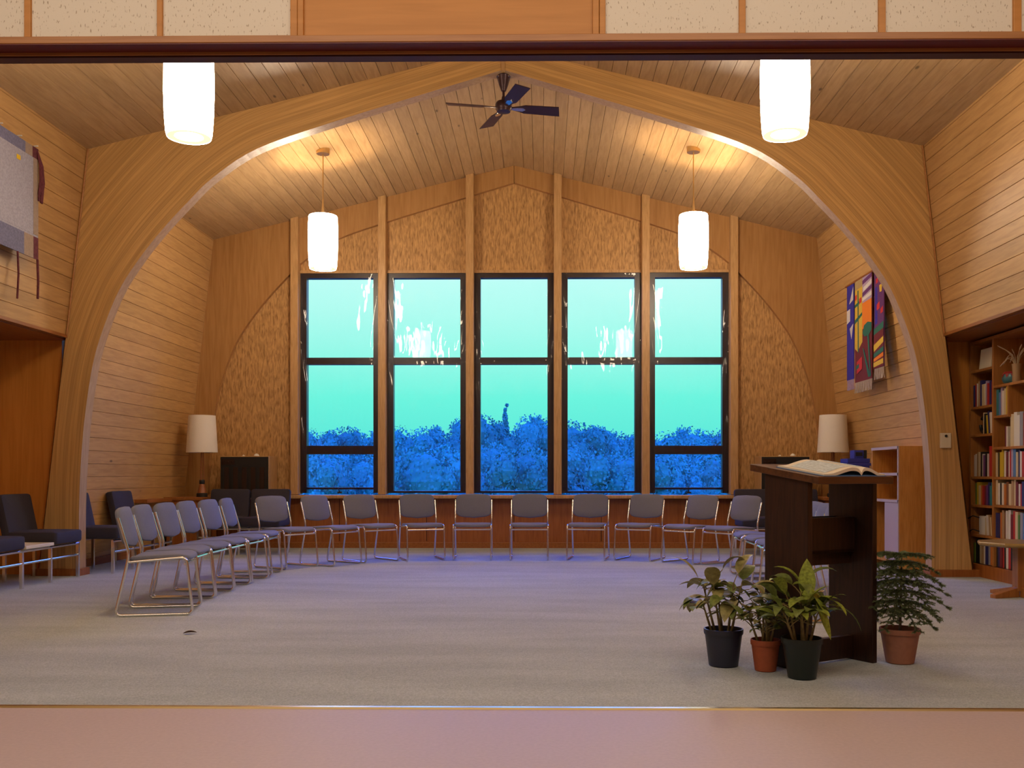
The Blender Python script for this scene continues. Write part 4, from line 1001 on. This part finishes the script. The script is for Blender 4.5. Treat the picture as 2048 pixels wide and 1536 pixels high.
def leafy(label, name, loc, rb, rt, h, potmat, spec, seed, mats, hi=.2, wmax=9, elr=(.15, .75)):
    """spec: list of (cane base angle/radius, top offset x,y,z, leaves)"""
    t = thing(name, label, 'potted plant', loc, 0, 'potted plants by the lectern'); pot(t, rb, rt, h, potmat)
    rg = random.Random(seed); st = MB(); fo = MB()
    for (bx_, by_, tx, ty, tz, nl, ll, lw, mi) in spec:
        base = Vector((bx_, by_, h-.03)); top = Vector((tx, ty, tz)); rod(st, base, top, .0075, .004, 0)
        a0 = rg.uniform(0, 6.3)
        for i in range(nl):
            fr_ = 1-.45*(i/max(1, nl)); p = base.lerp(top, fr_); a = a0+i*2.4; el = rg.uniform(*elr) if i else 1.0
            out = Vector((math.cos(a)*math.cos(el), math.sin(a)*math.cos(el), math.sin(el)))
            pt = p+out*rg.uniform(.03, .07); rod(st, p, pt, .003, .0022, .004, 3)
            leaf(fo, pt, out+Vector((0, 0, .15)), ll*rg.uniform(.8, 1.15), lw*rg.uniform(.8, 1.15), rg.uniform(.9, 1.9), mi if rg.random() < .75 else 1-mi, rg.uniform(.1, .35), roll=rg.uniform(-.5, .5))
    keep_clear(st, hi, 0, wmax); keep_clear(fo, hi, 0, wmax)
    st.build('stems', M['cane'], t, smooth=True); fo.build('foliage', mats, t, smooth=True); return t
fl = .004
leafy('leafy plant with broad arching olive leaves in a dark blue pot', 'potted_plant', (.975, 5.13, fl), .078, .104, .20, M['pot_navy'],
      [(-.04, .02, -.10, .04, .42, 6, .175, .080, 0), (.0, .03, -.03, .05, .46, 6, .185, .082, 0), (.02, -.02, .05, -.03, .45, 7, .185, .082, 0), (.045, .02, .10, .02, .43, 6, .185, .080, 0), (-.02, -.03, -.06, -.06, .40, 6, .165, .075, 0), (.03, -.04, .06, -.07, .34, 4, .12, .06, 1), (-.06, 0, -.11, .0, .33, 4, .15, .07, 0)], 11, [M['leaf'], M['leaf_green']], .205, 9, (-.05, .5))
leafy('small bushy plant with little leaves in a small terracotta pot', 'potted_plant', (1.17, 5.0, fl), .055, .076, .165, M['pot_terra'],
      [(.0, .0, -.05, .0, .33, 9, .07, .048, 0), (.02, .01, .03, .03, .36, 9, .07, .048, 0), (-.02, -.02, -.02, -.05, .30, 9, .065, .048, 1), (.02, -.02, .05, -.04, .31, 9, .07, .048, 0), (-.03, .02, -.09, -.03, .28, 8, .07, .048, 1), (0, .03, .0, .06, .36, 8, .08, .048, 0), (.0, -.03, -.01, -.07, .24, 8, .06, .044, 0)], 12, [M['leaf_green'], M['leaf']], .11)
t3 = leafy('tall dumb cane with long drooping lime leaves in a dark green pot', 'potted_plant', (1.312, 4.82, fl), .07, .102, .205, M['pot_green'],
      [(.0, .0, .0, .02, .44, 6, .19, .068, 1), (.02, .0, .04, .0, .40, 6, .19, .065, 0), (-.03, .0, -.07, -.02, .38, 7, .18, .062, 1), (-.03, .03, -.10, .03, .36, 6, .17, .058, 1), (.03, -.03, .06, -.05, .32, 5, .16, .055, 1), (0, -.04, -.02, -.07, .34, 7, .16, .058, 1), (-.04, -.02, -.09, -.06, .30, 6, .15, .05, 1)], 15, [M['leaf_lime'], M['leaf_green']], .085, -.03)
fo = MB(); leaf(fo, (.02, -.02, .395), (.01, .05, 1), .21, .085, .2, 0, .2); leaf(fo, (.08, -.05, .37), (1, -.1, .30), .26, .034, 2.3, 0, .3); leaf(fo, (.045, -.09, .41), (.3, -.25, -.9), .21, .085, .2, 0, .1)
leaf(fo, (.03, -.06, .46), (.35, -.3, -.6), .16, .075, .3, 0, .1)
fo.build('foliage', M['leaf_lime'], t3, smooth=True)
# small norfolk pine
t = thing('potted_pine', 'small feathery pine with drooping tiers in a brown pot', 'potted plant', (1.955, 5.22, fl), 0, 'potted plants by the lectern')
pot(t, .074, .106, .19, M['pot_brown']); st = MB(); fo = MB(); rg = random.Random(21)
rod(st, (0, 0, .16), (.01, 0, .585), .008, .004)
def needles(p0, p1, n, ln):
    p0, p1 = Vector(p0), Vector(p1); d = (p1-p0).normalized()
    for i in range(n):
        q = p0.lerp(p1, (i+.5)/n)
        for k in range(3):
            a = rg.uniform(0, 6.3); o_ = d.orthogonal().normalized(); v = Matrix.Rotation(a, 3, d) @ o_
            e_ = q+(v*.8+d*.7).normalized()*ln; s_ = d.cross(v)*.0026
            fo.v += [tuple(q-s_), tuple(q+s_), tuple(e_)]; j = len(fo.v); fo.f.append((j-3, j-2, j-1)); fo.m.append(0)
for ti, (z, ln, nb) in enumerate(((.59, .15, 6), (.55, .20, 7), (.50, .22, 8), (.445, .235, 8), (.39, .235, 8), (.335, .22, 8), (.29, .19, 7))):
    for k in range(nb):
        a = k*2*PI/nb+ti*.5+rg.uniform(-.15, .15); u = Vector((math.cos(a), math.sin(a), 0)); ln_ = ln; ln = ln*rg.uniform(.8, 1.05); w = Vector((-math.sin(a), math.cos(a), 0))
        P = [Vector((0, 0, z))+u*ln*s+Vector((0, 0, (.035*s-.075*s*s*(1.0+.10*ti)) if ti else (.03*s-.03*s*s))) for s in (0, .2, .4, .6, .8, 1)]
        st.tube(P, .0028, 5, r2=.001)
        for s in range(5):
            needles(P[s], P[s+1], 10, .016)
            for sg in (-1, 1):
                q = P[s+1]; l2 = .062*(1-.55*s/5)
                e_ = q+(w*sg*.8+u*.6).normalized()*l2+Vector((0, 0, -.010)); st.tube([q, e_], .0012, 4); needles(q, e_, 13, .015)
        ln = ln_
keep_clear(st, 0, -.095, -.03); keep_clear(fo, 0, -.095, -.03)
st.build('stems', M['bark'], t); fo.build('needles', M['needle'], t)
# dropped leaves
px_, py_ = 380, 1271; d_ = CAMZ*FPX/(py_-VY); p = at(px_, py_, d_); mb = MB(); leaf(mb, (-.045, 0, .006), (1, 0, .2), .09, .04, .35, 0, .5)
o = mb.build('fallen_leaf', M['soil'], smooth=True); o.location = (p.x, p.y, .004); o.rotation_euler = (0, 0, .2); tag(o, 'dry brown leaf lying alone on the carpet near the chairs', 'leaf')
d_ = CAMZ*FPX/(1216-VY); p = at(1389, 1216, d_); t = thing('floor_outlet', 'small dark brown outlet box on the carpet behind the blue pot plant', 'outlet', (p.x, p.y+.05, .004))
MB().box(-.042, .042, -.04, .04, 0, .04).build('housing', M['grille'], t, bevel=.004); MB().box(-.03, .03, -.043, -.04, .01, .03).build('face_plate', M['copper'], t)

# ------------------------------------------------------------------ outside: lawn and the belt of trees
GZ = -7.0
o = MB().box(-120, 120, D2+1.5, 190, GZ-.5, GZ).build('ground', M['ground']); struct(o, 'dim meadow falling away outside the windows', 'ground')
def crown_mesh(kind, seed):
    """unit crown: x, y in +-.6 (scaled by radius), z 0..1 (scaled by height); leaf clumps are pre-squashed so they come out round"""
    rg = random.Random(seed); mb = MB(); Q = .40
    if kind == 'round':
        blobs = [(0, 0, .80, .34), (0, 0, .6, .40)]+[(rg.uniform(-.36, .36), rg.uniform(-.36, .36), rg.uniform(.22, .70), rg.uniform(.20, .30)) for _ in range(22)]
        blobs += [(rg.uniform(-.38, .38), rg.uniform(-.38, .38), rg.uniform(.70, .88), rg.uniform(.13, .22)) for _ in range(12)]
    else:
        blobs = [(rg.uniform(-.05, .05)*(1-z), rg.uniform(-.05, .05), z, .28*(1.0-z)+.012) for z in [.3+.69*i/30 for i in range(31)]]
        blobs += [(rg.uniform(-.3, .3)*(1-z), rg.uniform(-.3, .3)*(1-z), z, .14*(1-z)+.03) for z in [.25+.68*i/24 for i in range(25)]]
    for (bx_, by_, bz, r) in blobs:
        n = int(900*(r/.3)**2)+60
        for _ in range(n):
            v = Vector((rg.gauss(0, 1), rg.gauss(0, 1), rg.gauss(0, 1))).normalized(); rr = r*rg.uniform(.70, 1.08)
            p = Vector((bx_, by_, bz))+Vector((v.x, v.y, v.z*Q))*rr; s = rg.uniform(.009, .022)
            nrm = (v+Vector((rg.gauss(0, .6), rg.gauss(0, .6), rg.gauss(0, .6)))).normalized(); a = nrm.orthogonal().normalized()*s; b_ = nrm.cross(a.normalized())*s*rg.uniform(.6, 1.2)
            a.z *= Q; b_.z *= Q
            mb.quad(p-a, p-b_, p+a*1.2, p+b_, 0)
        c_ = .80 if kind == 'round' else .55
        mb.lathe([(0.001, -c_*r*Q), (.62*c_*r, -.75*c_*r*Q), (c_*r, 0), (.62*c_*r, .75*c_*r*Q), (.001, c_*r*Q)], (bx_, by_, bz), seg=9)
    return mb
PROT = {}
for k, (kind, sd) in enumerate((('round', 1), ('round', 2), ('round', 3), ('spire', 4))):
    o = crown_mesh(kind, sd).build('crown', M['leaf_out'] if k != 1 else M['leaf_out2']); PROT[k] = o.data; bpy.data.objects.remove(o)
tr = MB(); tr.tube([(0, 0, 0), (.01, 0, .3), (0, .01, .6)], .03, 8, r2=.012); o = tr.build('trunk', M['bark']); TRUNK = o.data; bpy.data.objects.remove(o)
def tree(px_, py_, Y, kind, rad, label):
    p = at(px_, py_, Y); h = (p.z-GZ)
    t = thing('deciduous_tree' if kind < 3 else 'conifer_tree', label, 'tree', (p.x, Y, GZ), random.uniform(0, 6.3), 'belt of trees outside the windows')
    top = {0: 1.0, 1: 1.0, 2: 1.0, 3: 1.0}[kind]
    zmax = max(v.co.z for v in PROT[kind].vertices)
    c = bpy.data.objects.new('crown', PROT[kind]); COL.objects.link(c); c.parent = t; c.scale = (rad/.6, rad/.6, h/zmax)
    q = bpy.data.objects.new('trunk', TRUNK); COL.objects.link(q); q.parent = t; q.scale = (h*.8, h*.8, h)
WN = ['first', 'second', 'middle', 'fourth', 'last']
back = [(575, 862, 0, 0), (622, 855, 0, 0), (690, 850, 1, 0), (738, 858, 2, 0), (800, 849, 0, 1), (848, 848, 2, 1), (885, 862, 1, 1), (925, 832, 0, 1), (965, 826, 1, 2), (1012, 806, 3, 2), (1058, 824, 2, 2), (1100, 832, 0, 2), (1145, 838, 1, 3), (1190, 852, 0, 3), (1235, 858, 2, 3), (1280, 860, 1, 3), (1330, 860, 0, 4), (1385, 848, 2, 4), (1440, 856, 1, 4), (1490, 858, 0, 4)]
cnt = {}; cnt_all = []
KN = ['broad leafy tree', 'darker bushy tree', 'loose-crowned tree', 'pointed conifer']
for (px_, py_, k, w) in back:
    cnt[w] = cnt.get(w, 0)+1
    tree(px_, py_, (50, 55.5, 61, 66.5)[len(cnt_all) % 4], k, random.uniform(2.0, 2.15) if k < 3 else 2.3, f'{KN[k]} on the skyline outside the {WN[w]} window, {ORD[cnt[w]-1]} from the west'); cnt_all.append(1)
cnt = {}
front = [(585, 905, 1, 0), (655, 895, 0, 0), (725, 900, 2, 0), (790, 900, 1, 1), (850, 885, 0, 1), (915, 895, 2, 1), (985, 880, 0, 2), (1050, 890, 1, 2), (1120, 885, 2, 3), (1190, 900, 0, 3), (1260, 895, 1, 3), (1335, 905, 2, 4), (1405, 895, 0, 4), (1475, 905, 1, 4)]
for (px_, py_, k, w) in front:
    cnt[w] = cnt.get(w, 0)+1
    tree(px_, py_, (35, 39.7, 44.4)[len(cnt_all) % 3], k, random.uniform(1.75, 1.9), f'{KN[k]} in the lower row outside the {WN[w]} window, {ORD[cnt[w]-1]} from the west'); cnt_all.append(1)
